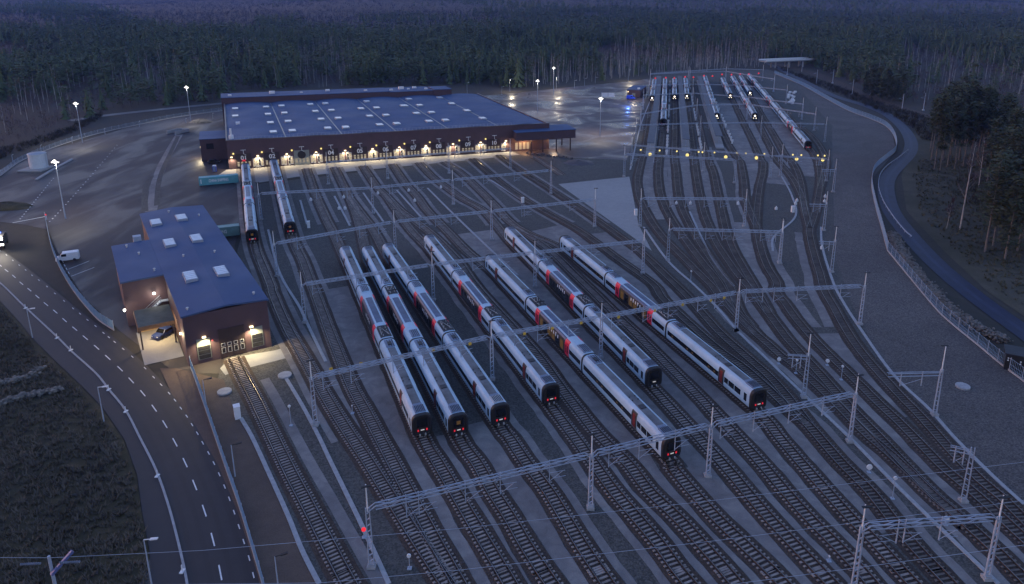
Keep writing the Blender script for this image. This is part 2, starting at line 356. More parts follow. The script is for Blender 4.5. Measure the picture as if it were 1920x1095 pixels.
def marks(name, px, w, L, z=-0.019):
    mb = MB(); c = ats(px)
    for i, p in enumerate(c):
        a = c[max(0, i - 1)]; b = c[min(len(c) - 1, i + 1)]; d = (b - a).normalized()
        l = L
        q0 = p - d * l / 2; q1 = p + d * l / 2; n = Vector((d.y, -d.x, 0)) * w / 2
        mb.add([(q0 - n)[:2] + (z,), (q0 + n)[:2] + (z,), (q1 + n)[:2] + (z,), (q1 - n)[:2] + (z,)], [(0, 1, 2, 3)])
    return structure(name, mb, M['line'])
marks('centre_line', [(0, 497), (12, 507), (26, 518), (40, 531), (55, 543), (70, 556), (86, 570), (103.6, 584), (121, 600), (140, 616), (160, 633), (181, 651), (202, 670), (225, 691), (246, 713), (267.7, 737), (289, 765), (309, 795), (328, 829), (347, 867), (365, 909), (383, 957), (399, 1011), (413, 1073), (424, 1140)], 0.16, 2.6)
marks('edge_line', [(0, 470), (12, 478), (24, 488), (36, 497), (48, 506), (60, 516), (73, 525), (88, 537), (103, 550), (120, 564), (137, 578), (150, 588), (164, 599.5), (179, 611), (194, 624), (204, 632), (215, 641), (231, 654), (248, 668.5), (272, 690), (288, 707), (302, 721), (317, 737), (328, 750), (339, 765), (350, 780), (360, 796), (370, 812), (380, 830), (391, 849), (401, 868), (411, 889), (421, 912), (430, 935), (439, 960), (448, 987), (457, 1015), (467, 1046), (475, 1078)], 0.13, 1.0)
marks('lane_dots', [(38 + 62 * t / 17, 410 - 76 * t / 17) for t in range(18)] + [(93 + 126 * (t / 27) ** 0.95, 415 - 143 * t / 27) for t in range(28)], 0.35, 0.5, -0.044)
marks('parking_bay_line', tl(0, 400, 3.65, [(430, 330), (442, 355), (455, 378), (470, 405)]) , 0.12, 1.8, -0.044)
mb = MB()
for a, b in [((485, 430), (645, 368)), ((470, 380), (610, 325))]:
    p, q = at(*tl(0, 400, 3.65, [a])[0]), at(*tl(0, 400, 3.65, [b])[0]); p.z = q.z = -0.045; mb.bar(p, q, 0.12, 0.008)
structure('parking_bay_marking', mb, M['line'])

wt = MB(); cl = smooth(ats([(0, 497), (26, 518), (55, 543), (103.6, 584), (140, 616), (181, 651), (225, 691), (267.7, 737), (309, 795), (347, 867), (383, 957), (413, 1073), (424, 1140)]), 3.0)
for a, b in ((-2.9, -2.3), (-1.35, -0.75), (0.8, 1.4), (2.3, 2.9)): ribbon(wt, cl, a, b, -0.0215)
structure('wheel_track', wt, ground_mat('tyre_polished_asphalt', [(0.3, (0.0175, 0.016, 0.019)), (0.5, (0.0235, 0.0213, 0.0248)), (0.7, (0.032, 0.029, 0.033))], scales=(0.06, 0.5, 12.0), weights=(0.45, 0.3, 0.25), rough=0.7, bump=0.15))
# grass banks beside the road
bank = [(-400, 600), (-60, 512), (0, 566), (36, 605), (60, 635), (101, 676), (150, 722), (191, 765), (232, 825), (256, 892), (266, 965), (279, 1032), (283, 1102), (284, 1300), (-500, 1300)]
sheet('grass_bank', bank, -0.035, M['grass'])
sheet('verge', [(322, 738), (366, 797), (408, 870), (447, 963), (484, 1081), (498, 1160), (640, 1160), (598, 1095), (540, 965), (470, 822), (437, 765), (420, 712), (330, 690), (300, 690)], -0.02, M['verge'])
sheet('forest_grass', [(1720, 225), (1700, 300), (1690, 330), (1700, 395), (1770, 470), (1850, 545), (1990, 640), (2300, 640), (2300, 300), (1900, 225)], -0.045, M['forestgrass'])
# service road on the right
SR = [(1440, 118), (1500, 148), (1560, 178), (1620, 197), (1660, 213), (1690, 236), (1707, 262), (1706, 285), (1686, 308), (1668, 328), (1661, 352), (1670, 392), (1698, 432), (1748, 487), (1815, 545), (1920, 622), (2100, 750)]
src = smooth(ats(SR), 3.0)
mb = MB(); ribbon(mb, src, -2.6, 2.6, -0.01); structure('service_road', mb, mat('wet_dark_asphalt', (0.017, 0.022, 0.052), 0.6, var=0.3, scale=0.3, bump=0.1))
mb = MB(); ribbon(mb, src, -0.5, 0.5, -0.004); structure('road_crown', mb, mat('worn_asphalt', (0.025, 0.032, 0.072), 0.6, var=0.3, scale=0.2))
# the approach road left of the hall
mb = MB(); ribbon(mb, smooth(ats([(130, 226), (200, 216), (300, 205), (424, 193), (520, 186)]), 4), -3, 3, -0.03); structure('approach_road', mb, mat('wet_side_road', (0.09, 0.09, 0.1), 0.5, var=0.3, scale=0.2))
# main line railway bed beyond the fence
ML = [(1440, 121), (1520, 140), (1600, 172), (1660, 197), (1740, 222), (1900, 262), (2100, 300)]
mb = MB(); ribbon(mb, smooth(ats([(p[0], p[1] - 4) for p in ML]), 4), -4.5, 4.5, -0.02, 0.0); structure('main_line_embankment', mb, M['bed'])
# ------------------------------------------------------------------ railway tracks
FIT = {  # surveyed front (x, y) and heading of the seven stabled trains
 'A': (-17.79, 94.86, -22.73), 'B': (-12.37, 94.90, -22.73), 'C': (-6.22, 97.62, -24.0), 'D': (1.57, 103.37, -22.86),
 'E': (18.53, 89.35, -23.03), 'F': (18.85, 108.71, -20.52), 'G': (34.49, 102.01, -21.44)}
def axis(k, s):
    x, y, a = FIT[k]; a = R(a); return Vector((x + math.sin(a) * s, y + math.cos(a) * s, 0))
def line(*parts):
    out = []
    for p in parts:
        if isinstance(p, list): out += ats(p)
        else: out.append(p)
    return out
TR = {}
def ext(pts, L=26):
    a, b = pts[-2], pts[-1]; d = (Vector(b[:2]) - Vector(a[:2])).normalized(); e = Vector(b[:2]) + d * L
    return pts + [Vector((e.x, e.y, 0))]
def train_track(k, top, bottom):
    return ext(line(top, *[axis(k, s) for s in (78, 60, 40, 20, 0)], bottom))
TR['shed'] = (ext(line(P4((232, 505), (275, 595), (325, 690), (385, 800), (458, 950), (520, 1080)), P1((648, 250), (780, 500), (908, 750), (1038, 1000), (1090, 1095)))), 'single track running out of the small red brown shed')
TR['two'] = (ext(line(P7((75, 62), (95, 250), (125, 480), (160, 660), (215, 800), (275, 950)), P4((515, 0), (575, 150), (645, 300), (730, 450), (815, 600), (895, 750), (985, 900), (1100, 1080)), P1((1245, 200), (1370, 400), (1497, 600), (1625, 800), (1757, 1000), (1822, 1095)))), 'track under the train that stands half inside the door numbered 01')
TR['three'] = (ext(line(P7((305, 50), (350, 270), (420, 540), (460, 650), (510, 750), (565, 900)), P4((835, 0), (890, 150), (945, 300), (1005, 450), (1065, 600), (1130, 750), (1215, 900), (1305, 1070)), P1((1425, 200), (1530, 400), (1638, 600), (1745, 800), (1855, 1000), (1908, 1095)))), 'track under the second train standing at the hall doors')
TR['A'] = (train_track('A', P7((535, 65), (600, 250), (680, 430), (745, 560)), P1((1760, 200)) + P2((85, 600), (205, 800), (325, 1000), (380, 1095))), 'track under the first train from the left, from the open hall door')
TR['B'] = (train_track('B', P7((745, 55), (855, 280), (905, 400), (940, 520)), P2((140, 200), (250, 400), (380, 600), (495, 800), (625, 1000), (690, 1095))), 'track under the second train from the left, from the door right of the open one')
TR['C'] = (train_track('C', P7((855, 280), (950, 410), (1040, 530)), P2((375, 0), (510, 200), (665, 400), (790, 600), (910, 800), (1045, 1000), (1110, 1095))), 'track under the third train, the one with the white roof panel')
TR['D'] = (train_track('D', P7((955, 45), (1060, 200), (1140, 280), (1225, 400), (1320, 530)), P2((865, 0), (1010, 200), (1155, 400), (1325, 600), (1495, 800), (1640, 1000), (1720, 1095))), 'track under the fourth train, from the door numbered 05')
TR['empty_d'] = (ext(line(P7((1140, 280), (1240, 380), (1350, 460), (1460, 545), (1560, 640), (1680, 770)), P8((110, 920), (250, 1085)), P5((370, 240), (600, 500), (760, 720), (900, 900), (1050, 1085)), P2((1265, 200), (1420, 400), (1630, 600), (1815, 800)), P3((80, 1000), (160, 1095)))), 'empty track between the fourth train and the train with its pantograph raised')
TR['E'] = (train_track('E', P7((1175, 30), (1270, 170), (1360, 270), (1440, 380), (1600, 545), (1740, 690)), P2((1570, 200), (1740, 400), (1911, 590)) + P3((215, 800), (420, 1000), (510, 1095))), 'track under the train standing farthest forward, from the door numbered 06')
TR['F'] = (train_track('F', P7((1375, 20), (1470, 120), (1560, 190), (1700, 290), (1830, 360)) + P8((240, 435),), P3((60, 200), (230, 400), (400, 600), (590, 800), (780, 1000), (870, 1095))), 'track under the train whose front shows no red lamps, from the door numbered 07')
TR['empty_f'] = (ext(line(P7((1560, 15), (1680, 90)), P8((150, 220), (260, 330), (350, 430), (430, 500), (540, 575), (700, 695), (860, 850), (1000, 985)), P5((1150, 160), (1330, 330), (1500, 500), (1650, 650), (1800, 800)), P3((165, 0), (350, 200), (520, 400), (700, 600), (900, 800), (1090, 1000), (1170, 1095)))), 'empty track right of the train without red lamps, from the door numbered 08')
TR['G'] = (train_track('G', P8((430, 500), (540, 560), (640, 600)), P3((480, 0), (650, 200), (830, 400), (1010, 600), (1210, 800), (1390, 1000), (1480, 1095))), 'track under the rightmost of the seven stabled trains')
TR['nine'] = (ext(line(P8((100, -10), (300, 160), (480, 290), (640, 385), (760, 450), (900, 530), (1060, 645), (1200, 750), (1450, 930), (1540, 1055)), P6((0, 420), (200, 565), (400, 740), (560, 890), (700, 1010)), P3((775, 0), (950, 200), (1150, 400), (1310, 600), (1470, 800), (1660, 1000), (1750, 1095)))), 'track passing close right of the rightmost train, from the door numbered 09')
TR['ten'] = (line(P8((300, -35), (430, 60), (620, 180), (860, 335), (980, 415), (1100, 500), (1230, 595), (1330, 665), (1420, 745), (1530, 850), (1650, 965), (1740, 1058)), P6((20, 300), (200, 465), (400, 640), (520, 770), (620, 900), (700, 1005))), 'track along the pale concrete pad, from the rightmost hall door')
TR['canopy'] = (line(P8((560, -25), (640, 25), (770, 112))), 'short stub track ending in front of the open canopy')
TR['y1'] = (ext(line(S1((365, 255), (345, 410), (328, 520), (290, 790), (240, 1000)), Q1((183, 160), (180, 220), (195, 320), (235, 410), (300, 525), (390, 640), (500, 750), (620, 870), (740, 990)), P6((40, 50), (200, 225), (300, 320), (400, 405), (500, 495)), Q2((180, 545), (300, 650), (450, 790), (600, 940), (750, 1090)), Q3((900, 120), (1080, 290), (1230, 440), (1400, 580), (1560, 720), (1700, 850), (1850, 1000)))), 'leftmost track of the far sidings curving down to the lower right corner')
TR['y2'] = (line(S1((460, 255), (445, 620), (405, 1000)), Q1((337, 180), (350, 290), (390, 400), (450, 510), (540, 640), (620, 750), (700, 850), (780, 950)), P6((130, 120), (230, 235), (320, 335))), 'second track from the left of the far sidings')
TR['y3'] = (line(S1((545, 250), (547, 400), (550, 650), (545, 900)), Q1((470, 120), (478, 220), (490, 310), (520, 420), (580, 540), (640, 650), (715, 765), (800, 890), (870, 985)), P6((180, 150), (270, 270))), 'far siding track left of the second service platform')
TR['y4'] = (ext(line(S1((640, 250), (655, 400), (690, 700), (720, 950)), Q1((610, 100), (630, 230), (650, 330), (680, 450), (725, 560), (780, 680), (860, 800), (930, 900), (1000, 980)), P6((304, 45), (380, 145)), Q2((60, 250), (150, 370), (270, 500), (400, 640), (540, 800), (680, 950), (820, 1090)), Q3((935, 120), (1095, 290), (1250, 445), (1420, 588))), 2), 'far siding track right of the second service platform')
TR['y5'] = (line(S1((700, 270), (710, 350), (740, 500), (780, 700), (830, 900)), Q1((745, 130), (775, 270), (805, 410), (840, 560), (890, 700), (960, 830), (1030, 950)), P6((345, 60), (400, 165))), 'far siding track left of the third service platform')
TR['y6'] = (line(S1((830, 280), (920, 570), (1010, 780), (1100, 930)), Q1((950, 60), (975, 200), (985, 330), (1020, 430), (1062, 530))), 'far siding track right of the third service platform')
TR['y7'] = (ext(line(S1((965, 235), (1040, 370), (1150, 600), (1250, 800), (1315, 950)), Q1((1120, 60), (1115, 140), (1095, 230), (1080, 330), (1072, 420), (1065, 520), (1080, 600), (1105, 720), (1150, 840), (1220, 960)), Q2((60, 10), (130, 100), (210, 215), (330, 355), (440, 470), (560, 585), (700, 720), (830, 850), (960, 970), (1070, 1080)), Q3((1200, 120), (1330, 250), (1500, 390), (1650, 520), (1780, 640), (1911, 760)))), 'long track from the middle of the far sidings, second from the right at the bottom')
TR['y8'] = (line(S1((1060, 230), (1160, 400), (1260, 560), (1350, 740), (1435, 904)), Q1((1220, 40), (1330, 170), (1400, 300), (1430, 420), (1462, 545))), 'far siding track under the train right of the fourth pale strip')
TR['y9'] = (line(S1((1115, 205), (1215, 360), (1330, 560), (1450, 760), (1535, 910)), Q1((1350, 80), (1395, 190), (1415, 320), (1435, 440))), 'far siding track under the short train beside the triple set')
TR['y10'] = (ext(line(S1((1200, 225), (1350, 390), (1480, 540), (1735, 830), (1810, 940)), Q1((1535, 90), (1545, 200), (1525, 350), (1492, 480), (1465, 560), (1475, 650), (1505, 770), (1545, 900)), Q2((420, 0), (490, 125), (560, 255), (650, 400), (760, 540), (880, 675), (1000, 805), (1130, 935), (1260, 1080)), Q3((1380, 120), (1480, 220), (1600, 340), (1750, 460), (1911, 620)))), 'outermost track along the right edge of the yard')
TR['y11'] = (line(S1((1300, 290), (1560, 560), (1760, 730), (1860, 860)), Q1((1590, 60), (1570, 150), (1548, 240))), 'empty siding right of the triple train set')
CV = {}
SEAT = []
RS = 0.78
for ti, (k, (pts, lab)) in enumerate(TR.items()):
    dz = (ti % 7) * 0.004
    c = smooth(pts, 0.66); CV[k] = c; cc = c[::3] + [c[-1]]
    root = thing('railway_track', lab, 'railway track', (0, 0, 0), 0, 'railway tracks of the yard')
    far = k.startswith('y') or k in ('nine', 'ten')
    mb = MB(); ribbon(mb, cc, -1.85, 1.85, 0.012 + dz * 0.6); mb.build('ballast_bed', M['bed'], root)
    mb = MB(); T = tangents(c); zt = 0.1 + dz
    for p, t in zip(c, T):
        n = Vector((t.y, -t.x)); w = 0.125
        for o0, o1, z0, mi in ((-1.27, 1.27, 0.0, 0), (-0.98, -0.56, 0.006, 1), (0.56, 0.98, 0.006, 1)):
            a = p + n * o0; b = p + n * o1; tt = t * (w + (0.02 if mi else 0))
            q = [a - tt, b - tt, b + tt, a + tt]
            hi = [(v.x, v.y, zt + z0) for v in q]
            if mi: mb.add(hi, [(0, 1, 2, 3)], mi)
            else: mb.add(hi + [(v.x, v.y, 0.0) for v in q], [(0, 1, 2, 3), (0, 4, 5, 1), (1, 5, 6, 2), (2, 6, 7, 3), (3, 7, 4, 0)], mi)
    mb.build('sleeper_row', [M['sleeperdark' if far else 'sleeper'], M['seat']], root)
    for sgn in (-1, 1):
        mb = MB(); ribbon(mb, cc, sgn * RS - 0.05, sgn * RS + 0.05, 0.1, 0.26 + dz)
        ribbon(mb, cc, sgn * RS - 0.034, sgn * RS + 0.034, 0.263 + dz, None, 1)
        mb.build('rail', [M['rail'], M['railtop']], root)
# pale gravel walkways between the tracks
def gapstrip(mb, ka, kb, ylo, yhi, m=1.9, z=-0.012, mx=14, mn=4.1, dark=None):
    A = CV[ka][::4]; B = CV[kb]; T = tangents(A)
    Bx = np.array([(p.x, p.y) for p in B]); runs = []; cur = []
    for p, t in zip(A, T):
        n = Vector((-t.y, t.x)); d = None
        if ylo <= p.y <= yhi:
            rel = Bx - np.array((p.x, p.y)); al = rel @ np.array((t.x, t.y)); la = rel @ np.array((n.x, n.y))
            i = np.argmin(np.abs(al) + (la < 0) * 1e6)
            if abs(al[i]) < 1.5 and mn < la[i] < mx: d = float(la[i])
        if d is None:
            if len(cur) > 3: runs.append(cur)
            cur = []
        else: cur.append((p, d))
    if len(cur) > 3: runs.append(cur)
    for r in runs:
        jr = random.Random(len(r)); r = [(p + Vector((jr.uniform(-.09, .09), jr.uniform(-.09, .09))), d + jr.uniform(-.12, .12)) for p, d in r]
        c = [p for p, d in r]
        if dark:
            ribbon(mb, c, -m - dark, -m, z); ribbon(mb, c, [m - d for p, d in r], [m + dark - d for p, d in r], z + 0.002)
        else: ribbon(mb, c, [m - d for p, d in r], -m, z)
mb = MB()
for i, (a, b, lo, hi, dk) in enumerate([('three', 'A', 40, 150, None), ('A', 'B', 30, 96, None), ('B', 'C', 30, 98, None), ('C', 'D', 30, 240, 1.15), ('D', 'empty_d', 30, 190, None), ('empty_d', 'E', 30, 190, None), ('E', 'F', 30, 190, None),
        ('F', 'empty_f', 30, 190, None), ('empty_f', 'G', 30, 190, None), ('G', 'nine', 30, 190, None), ('nine', 'ten', 120, 190, None), ('nine', 'y1', 40, 140, 1.3), ('y1', 'y7', 30, 150, None), ('y4', 'y7', 100, 240, None), ('y7', 'y10', 30, 130, None), ('y7', 'y10', 130, 240, 2.0), ('y1', 'y2', 200, 420, None), ('y2', 'y3', 190, 300, 1.3), ('y3', 'y4', 190, 300, None), ('y4', 'y5', 190, 300, 1.3), ('y5', 'y6', 190, 300, 1.0), ('y6', 'y7', 200, 420, None), ('y7', 'y8', 240, 500, None), ('y8', 'y9', 250, 500, None), ('y9', 'y10', 250, 500, None)]):
    gapstrip(mb, a, b, lo, hi, z=-0.012 + 0.0007 * i, dark=dk)
    # hall forecourt: each track is edged by two pale strips
for i, k in enumerate(['two', 'three', 'A', 'B', 'D', 'E', 'F', 'empty_f', 'nine', 'ten']):
    c = [p for p in CV[k][::4] if p.y > (150 if k in ('two', 'three') else 196)]
    if k in ('two', 'three'): c = [p for p in CV[k][::4] if p.y > 95]
    if len(c) > 3:
        for s in (-1, 1): ribbon(mb, c, s * 1.95, s * 3.0, 0.002 + 0.0007 * i)
c = [p for p in CV['shed'][::4] if p.y < 112]; ribbon(mb, c, -3.7, -2.2, 0.002)
tag(mb.build('path', M['strip']), kind='structure')

# concrete cable troughs
for px, lab in [
    (P4((620, 650), (740, 850), (870, 1095)) + P1((950, 170), (1180, 640), (1390, 1095)), 'long pale cable trough starting at a round manhole cover by the shed'),
    (P4((285, 950), (370, 1095)) + P1((500, 280), (640, 590), (740, 840), (870, 1095)), 'pale cable trough along the verge left of the shed track'),
    (P7((250, 520), (330, 830), (480, 1090)) + P4((760, 200), (840, 370), (920, 530)), 'bent pale cable trough between the two tracks leading to the hall trains'),
    (P8((1380, 500), (1560, 750), (1750, 925)) + P6((0, 105), (170, 300), (400, 520), (650, 760), (1000, 1090)) + Q3((950, 350), (1350, 740), (1720, 1095)), 'long diagonal cable trough from the concrete pad to the lower right'),
    (Q1((1550, 540), (1560, 690), (1640, 950), (1710, 1090)) + Q2((680, 270), (930, 620), (1200, 880), (1390, 1095)) + Q3((1680, 290), (1911, 500)), 'cable trough along the right edge of the yard below the gravel slope'),
    (P7((1440, 210), (1650, 420), (1911, 670)) + P8((440, 860),), 'long straight cable trough left of the train without red lamps'),
    (P7((745, 270), (860, 490)), 'short cable trough in front of the hall, under the middle of the second beam'),
    (P7((960, 245), (1110, 460)), 'short cable trough in front of the hall beside a tall lamp mast'),
    (P7((1210, 225), (1390, 425)), 'short cable trough in front of the door numbered 06'),
    (P7((490, 300), (540, 480)), 'short cable trough ending at a white cabinet near the second hall train'),
    (P8((240, 150), (470, 300)), 'short cable trough running to a white cabinet in front of the door numbered 09'),
    (Q1((570, 425), (650, 600), (740, 780), (830, 900), (900, 985)), 'curved cable trough through the middle of the far fan of tracks'),
    (Q1((1250, 150), (1330, 300), (1360, 460), (1200, 610), (1190, 720)), 'bent cable trough on the dark gravel island between the right hand tracks'),
    (S1((330, 420), (245, 640), (150, 1040)), 'cable trough along the left edge of the far sidings')]:
    mb = MB(); ribbon(mb, smooth(ats(px), 2.0), -0.28, 0.28, -0.03, 0.09)
    tag(mb.build('cable_trough', M['track_con']), lab, 'cable trough', 'concrete cable troughs')
# ------------------------------------------------------------------ electric trainsets: x runs back from the front, y across, z from the ground
ZR = 0.27
HALF = [(1.22, 0.50), (1.40, 0.68), (1.475, 1.1), (1.475, 2.5), (1.44, 2.95), (1.33, 3.32), (1.10, 3.62), (0.72, 3.80), (0.0, 3.85)]
def ringpts(x, dy=0.0, dz=0.0, zmin=None):
    h = [(y + (dy if y > 0.01 else 0), max(z, zmin or -9) + ZR + (dz if z > 2.6 else 0)) for y, z in HALF]
    return [(x, -y, z) for y, z in h] + [(x, y, z) for y, z in h[-2::-1]]
def side_at(z):
    for (y0, z0), (y1, z1) in zip(HALF, HALF[1:]):
        if z0 <= z <= z1: return y0 + (y1 - y0) * (z - z0) / (z1 - z0)
    return 0
def sidepanel(mb, s0, s1, z0, z1, side, off=0.012, mi=0, sk=0.0):
    zs = [z0] + [z for y, z in HALF if z0 < z < z1] + [z1]; n = len(zs)
    pa = [(s0, side * (side_at(z) + off), z + ZR + (off if z > 3 else 0)) for z in zs]; pb = [(s1 + sk, y, z) for _, y, z in pa]
    ia = [(s0, side * (side_at(z) - 0.02), z + ZR) for z in zs]; ib = [(s1 + sk, y, z) for _, y, z in ia]
    fs = [(i, i + 1, n + i + 1, n + i) for i in range(n - 1)]
    mb.add(pa + pb, fs if side < 0 else [f[::-1] for f in fs], mi)
    for A, B in ((pa, ia), (ib, pb)): mb.add(A + B, [(i, n + i, n + i + 1, i + 1) for i in range(n - 1)], mi)
    mb.add([pa[0], pb[0], ib[0], ia[0]], [(0, 1, 2, 3)], mi); mb.add([pa[-1], ia[-1], ib[-1], pb[-1]], [(0, 1, 2, 3)], mi)
def roofstrip(mb, s0, s1, hw, off, mi=0):
    ys = [-hw, -hw / 2, 0, hw / 2, hw]
    def zr(y):
        y = abs(y)
        return (3.85 - (y / 0.72) * 0.05 if y < 0.72 else 3.80 - (y - 0.72) / 0.38 * 0.18) + ZR + off
    a = [(s0, y, zr(y)) for y in ys]; b = [(s1, y, zr(y)) for y in ys]
    mb.add(a + b, [(i, 5 + i, 6 + i, i + 1) for i in range(4)], mi)
    for e in (a, b): mb.add(e + [(p[0], p[1], p[2] - off - 0.03) for p in e], [(i, i + 1, 6 + i, 5 + i) for i in range(4)], mi)
MESHES = {}
def make_train(lights, dark_side=0, lit=False, pale=False):
    root = thing('passenger_train', 'x', 'train', (0, 0, 0), 0)
    def part(nm, mb, mats, parent=None): return mb.build(nm, mats, parent or root)
    L = 78.9
    for a, b, kind in ((0.5, 26.13, 0), (26.47, 52.43, 1), (52.77, 78.4, 0)):
        mb = MB(); rr = [ringpts(a, -0.05), ringpts(a + 0.15), ringpts(b - 0.15), ringpts(b, -0.05)]
        mb.loft(rr, 0, True, True, False); part('car_body', mb, M['body'])
        mb = MB()
        segs = [(a + 3.0 if kind else (a + 2.2), b - 3.0)]
        if not kind: segs = [(3.4, 22.6)] if a < 1 else [(56.3, 75.5)]
        else: segs = [(33.4, 45.5)]
        for s0, s1 in segs: roofstrip(mb, s0, s1, 1.06 if kind else 0.66, 0.02)
        part('roof_panel', mb, M['navyroof'] if kind else M['roofmid'])
        mb = MB(); mb.box(a + 0.3, b - 0.3, -1.15, 1.15, 0.42 + ZR, 0.75 + ZR); part('underframe', mb, M['under'])
    for s in (26.3, 52.6):
        mb = MB(); mb.loft([ringpts(s - 0.2, -0.03), ringpts(s - 0.16, 0.05, 0.05), ringpts(s + 0.16, 0.05, 0.05), ringpts(s + 0.2, -0.03)], 0, True, True); part('gangway', mb, M['rubber'])
    for s in (3.6, 25.2, 53.7, 75.3):
        mb = MB()
        for dx in (-1.25, 1.25):
            for y in (-0.72, 0.72): mb.tube((s + dx, y - 0.06, 0.43 + ZR), (s + dx, y + 0.06, 0.43 + ZR), 0.42, n=12)
            mb.bar((s + dx, -0.7, 0.43 + ZR), (s + dx, 0.7, 0.43 + ZR), 0.12)
        for y in (-1.0, 1.0): mb.box(s - 1.8, s + 1.8, y - 0.08, y + 0.08, 0.35 + ZR, 0.62 + ZR)
        part('bogie', mb, M['under'])
    # sides
    for side in (-1, 1):
        for m in (0, 1):
            X = (lambda x: x) if not m else (lambda x: L - x)
            def seg(mb, a, b, z0, z1, off=0.012, mi=0):
                p, q = sorted((X(a), X(b))); sidepanel(mb, p, q, z0, z1, side, off, mi)
            mb = MB(); seg(mb, 9.15, 25.6, 1.62, 2.5)
            part('window_band', mb, M['glass'])
            if lit:
                mb = MB()
                for k in range(9):
                    if (k * 7 + m * 3 + lit) % 4 < 2: seg(mb, 10.0 + k * 1.7, 10.5 + k * 1.7, 1.85, 2.12, 0.02)
                part('lit_seat_window', mb, M['warmwin'])
            for a, b in ((2.95, 4.55), (4.7, 6.2), (6.35, 7.4)):
                mb = MB(); seg(mb, a, b, 1.55, 2.52); part('side_window', mb, M['glass'])
            mb = MB(); seg(mb, 1.35, 2.05, 1.3, 2.62); part('cab_window', mb, M['glass'])
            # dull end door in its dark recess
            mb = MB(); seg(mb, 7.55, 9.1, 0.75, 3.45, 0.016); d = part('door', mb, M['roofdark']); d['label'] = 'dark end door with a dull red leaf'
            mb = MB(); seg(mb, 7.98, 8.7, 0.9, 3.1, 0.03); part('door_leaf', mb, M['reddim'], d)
            # bright red doors of the middle car
            mb = MB(); seg(mb, 31.6, 33.3, 0.62, 3.66, 0.04); d = part('door', mb, M['red']); d['label'] = 'bright red sliding door'
            for q in (31.95, 32.6):
                w = MB(); seg(w, q, q + 0.34, 1.3, 2.75, 0.045); part('door_window', w, M['glass'], d)
            mb = MB(); seg(mb, 26.95, 31.45, 1.62, 2.5); part('window_band', mb, M['glass'])
        mb = MB(); sidepanel(mb, 33.4, 45.5, 0.62, 3.32, side, 0.014); w = part('saloon_side', mb, M['roofdark'])
        mb = MB(); sidepanel(mb, 33.4, 45.5, 3.33, 3.66, side, 0.016); part('roof_edge', mb, M['navy'])
        for k in range(6):
            mb = MB(); sidepanel(mb, 34.0 + k * 1.9, 35.45 + k * 1.9, 1.1, 2.85, side, 0.024)
            part('saloon_window', mb, M['warmwin'] if (lit and k % 3 != 1) else M['glass'], w)
        mb = MB()
        for k in range(5): sidepanel(mb, 36.2 + k * 0.95, 36.6 + k * 0.95, 2.35, 2.95 + 0.12 * (k % 2), side, 0.034)
        part('white_marking', mb, M['white'], w)
    # cab fronts
    for m in (0, 1):
        X = (lambda x: x) if not m else (lambda x: L - x)
        mb = MB()
        rr = [ringpts(X(0.62), 0.03, 0.03), ringpts(X(0.45), 0.06, 0.07), ringpts(X(0.1), 0.02, 0.03), ringpts(X(0.0), -0.14, -0.1, 0.6), ringpts(X(0.02), -0.34, -0.3, 0.75), ringpts(X(0.12), -0.42, -0.4, 0.8)]
        mb.loft(rr if m else rr, 0, True, True); f = part('cab_front', mb, M['rubber'])
        mb = MB(); x = X(0.09); e = 0.02 if not m else -0.02
        mb.box(min(x, x - e), max(x, x - e), -0.78, 0.78, 1.75 + ZR, 3.15 + ZR); part('windscreen', mb, M['glass'], f)
        if lights == 'warm':
            mb = MB(); x = X(0.06); mb.box(min(x, x - e), max(x, x - e), -0.3, 0.3, 2.2 + ZR, 2.8 + ZR); part('cab_glow', mb, M['warmwin'], f)
        for y in (-0.66, 0.66):
            mb = MB(); x = X(0.03); mb.box(min(x, x - e * 2), max(x, x - e * 2), y - 0.1, y + 0.1, 1.15 + ZR, 1.45 + ZR)
            part('headlamp' if (lights == 'white' and not m) else 'tail_lamp', mb, M['headlight'] if (lights == 'white' and not m) else (M['glass'] if lights == 'off' else M['taillight']), f)
        if lights == 'white' and not m:
            mb = MB(); mb.box(-0.03, 0.02, -0.35, 0.35, 2.1 + ZR, 2.75 + ZR); part('cab_light', mb, M['headlight'], f)
        mb = MB(); mb.box(min(x, x - e), max(x, x - e), -0.28, 0.28, 1.22 + ZR, 1.38 + ZR); part('number_plate', mb, M['plate'], f)
        mb = MB(); mb.bar((X(0.3), 0, 0.62 + ZR), (X(-0.35), 0, 0.62 + ZR), 0.3, 0.25); mb.tube((X(-0.2), 0, 0.62 + ZR), (X(-0.42), 0, 0.62 + ZR), 0.2)
        part('coupler', mb, M['under'])
        for y in (-0.42, 0.42):
            mb = MB(); mb.box(min(X(-0.1), X(0.05)), max(X(-0.1), X(0.05)), y - 0.1, y + 0.1, 0.35 + ZR, 0.72 + ZR); part('hose_bracket', mb, M['paleframe'])
    # roof equipment
    def unit(x0, x1, hw, h, m, slats=0, nm='roof_unit'):
        mb = MB(); z = 3.76 + ZR; mb.box(x0, x1, -hw, hw, z, z + h); 
        for k in range(slats): mb.box(x0 + 0.12, x1 - 0.12, -hw + 0.1 + k * (2 * hw - 0.2) / slats, -hw + 0.2 + k * (2 * hw - 0.2) / slats, z + h, z + h + 0.05, 1)
        return part(nm, mb, [m, M['roofdark']])
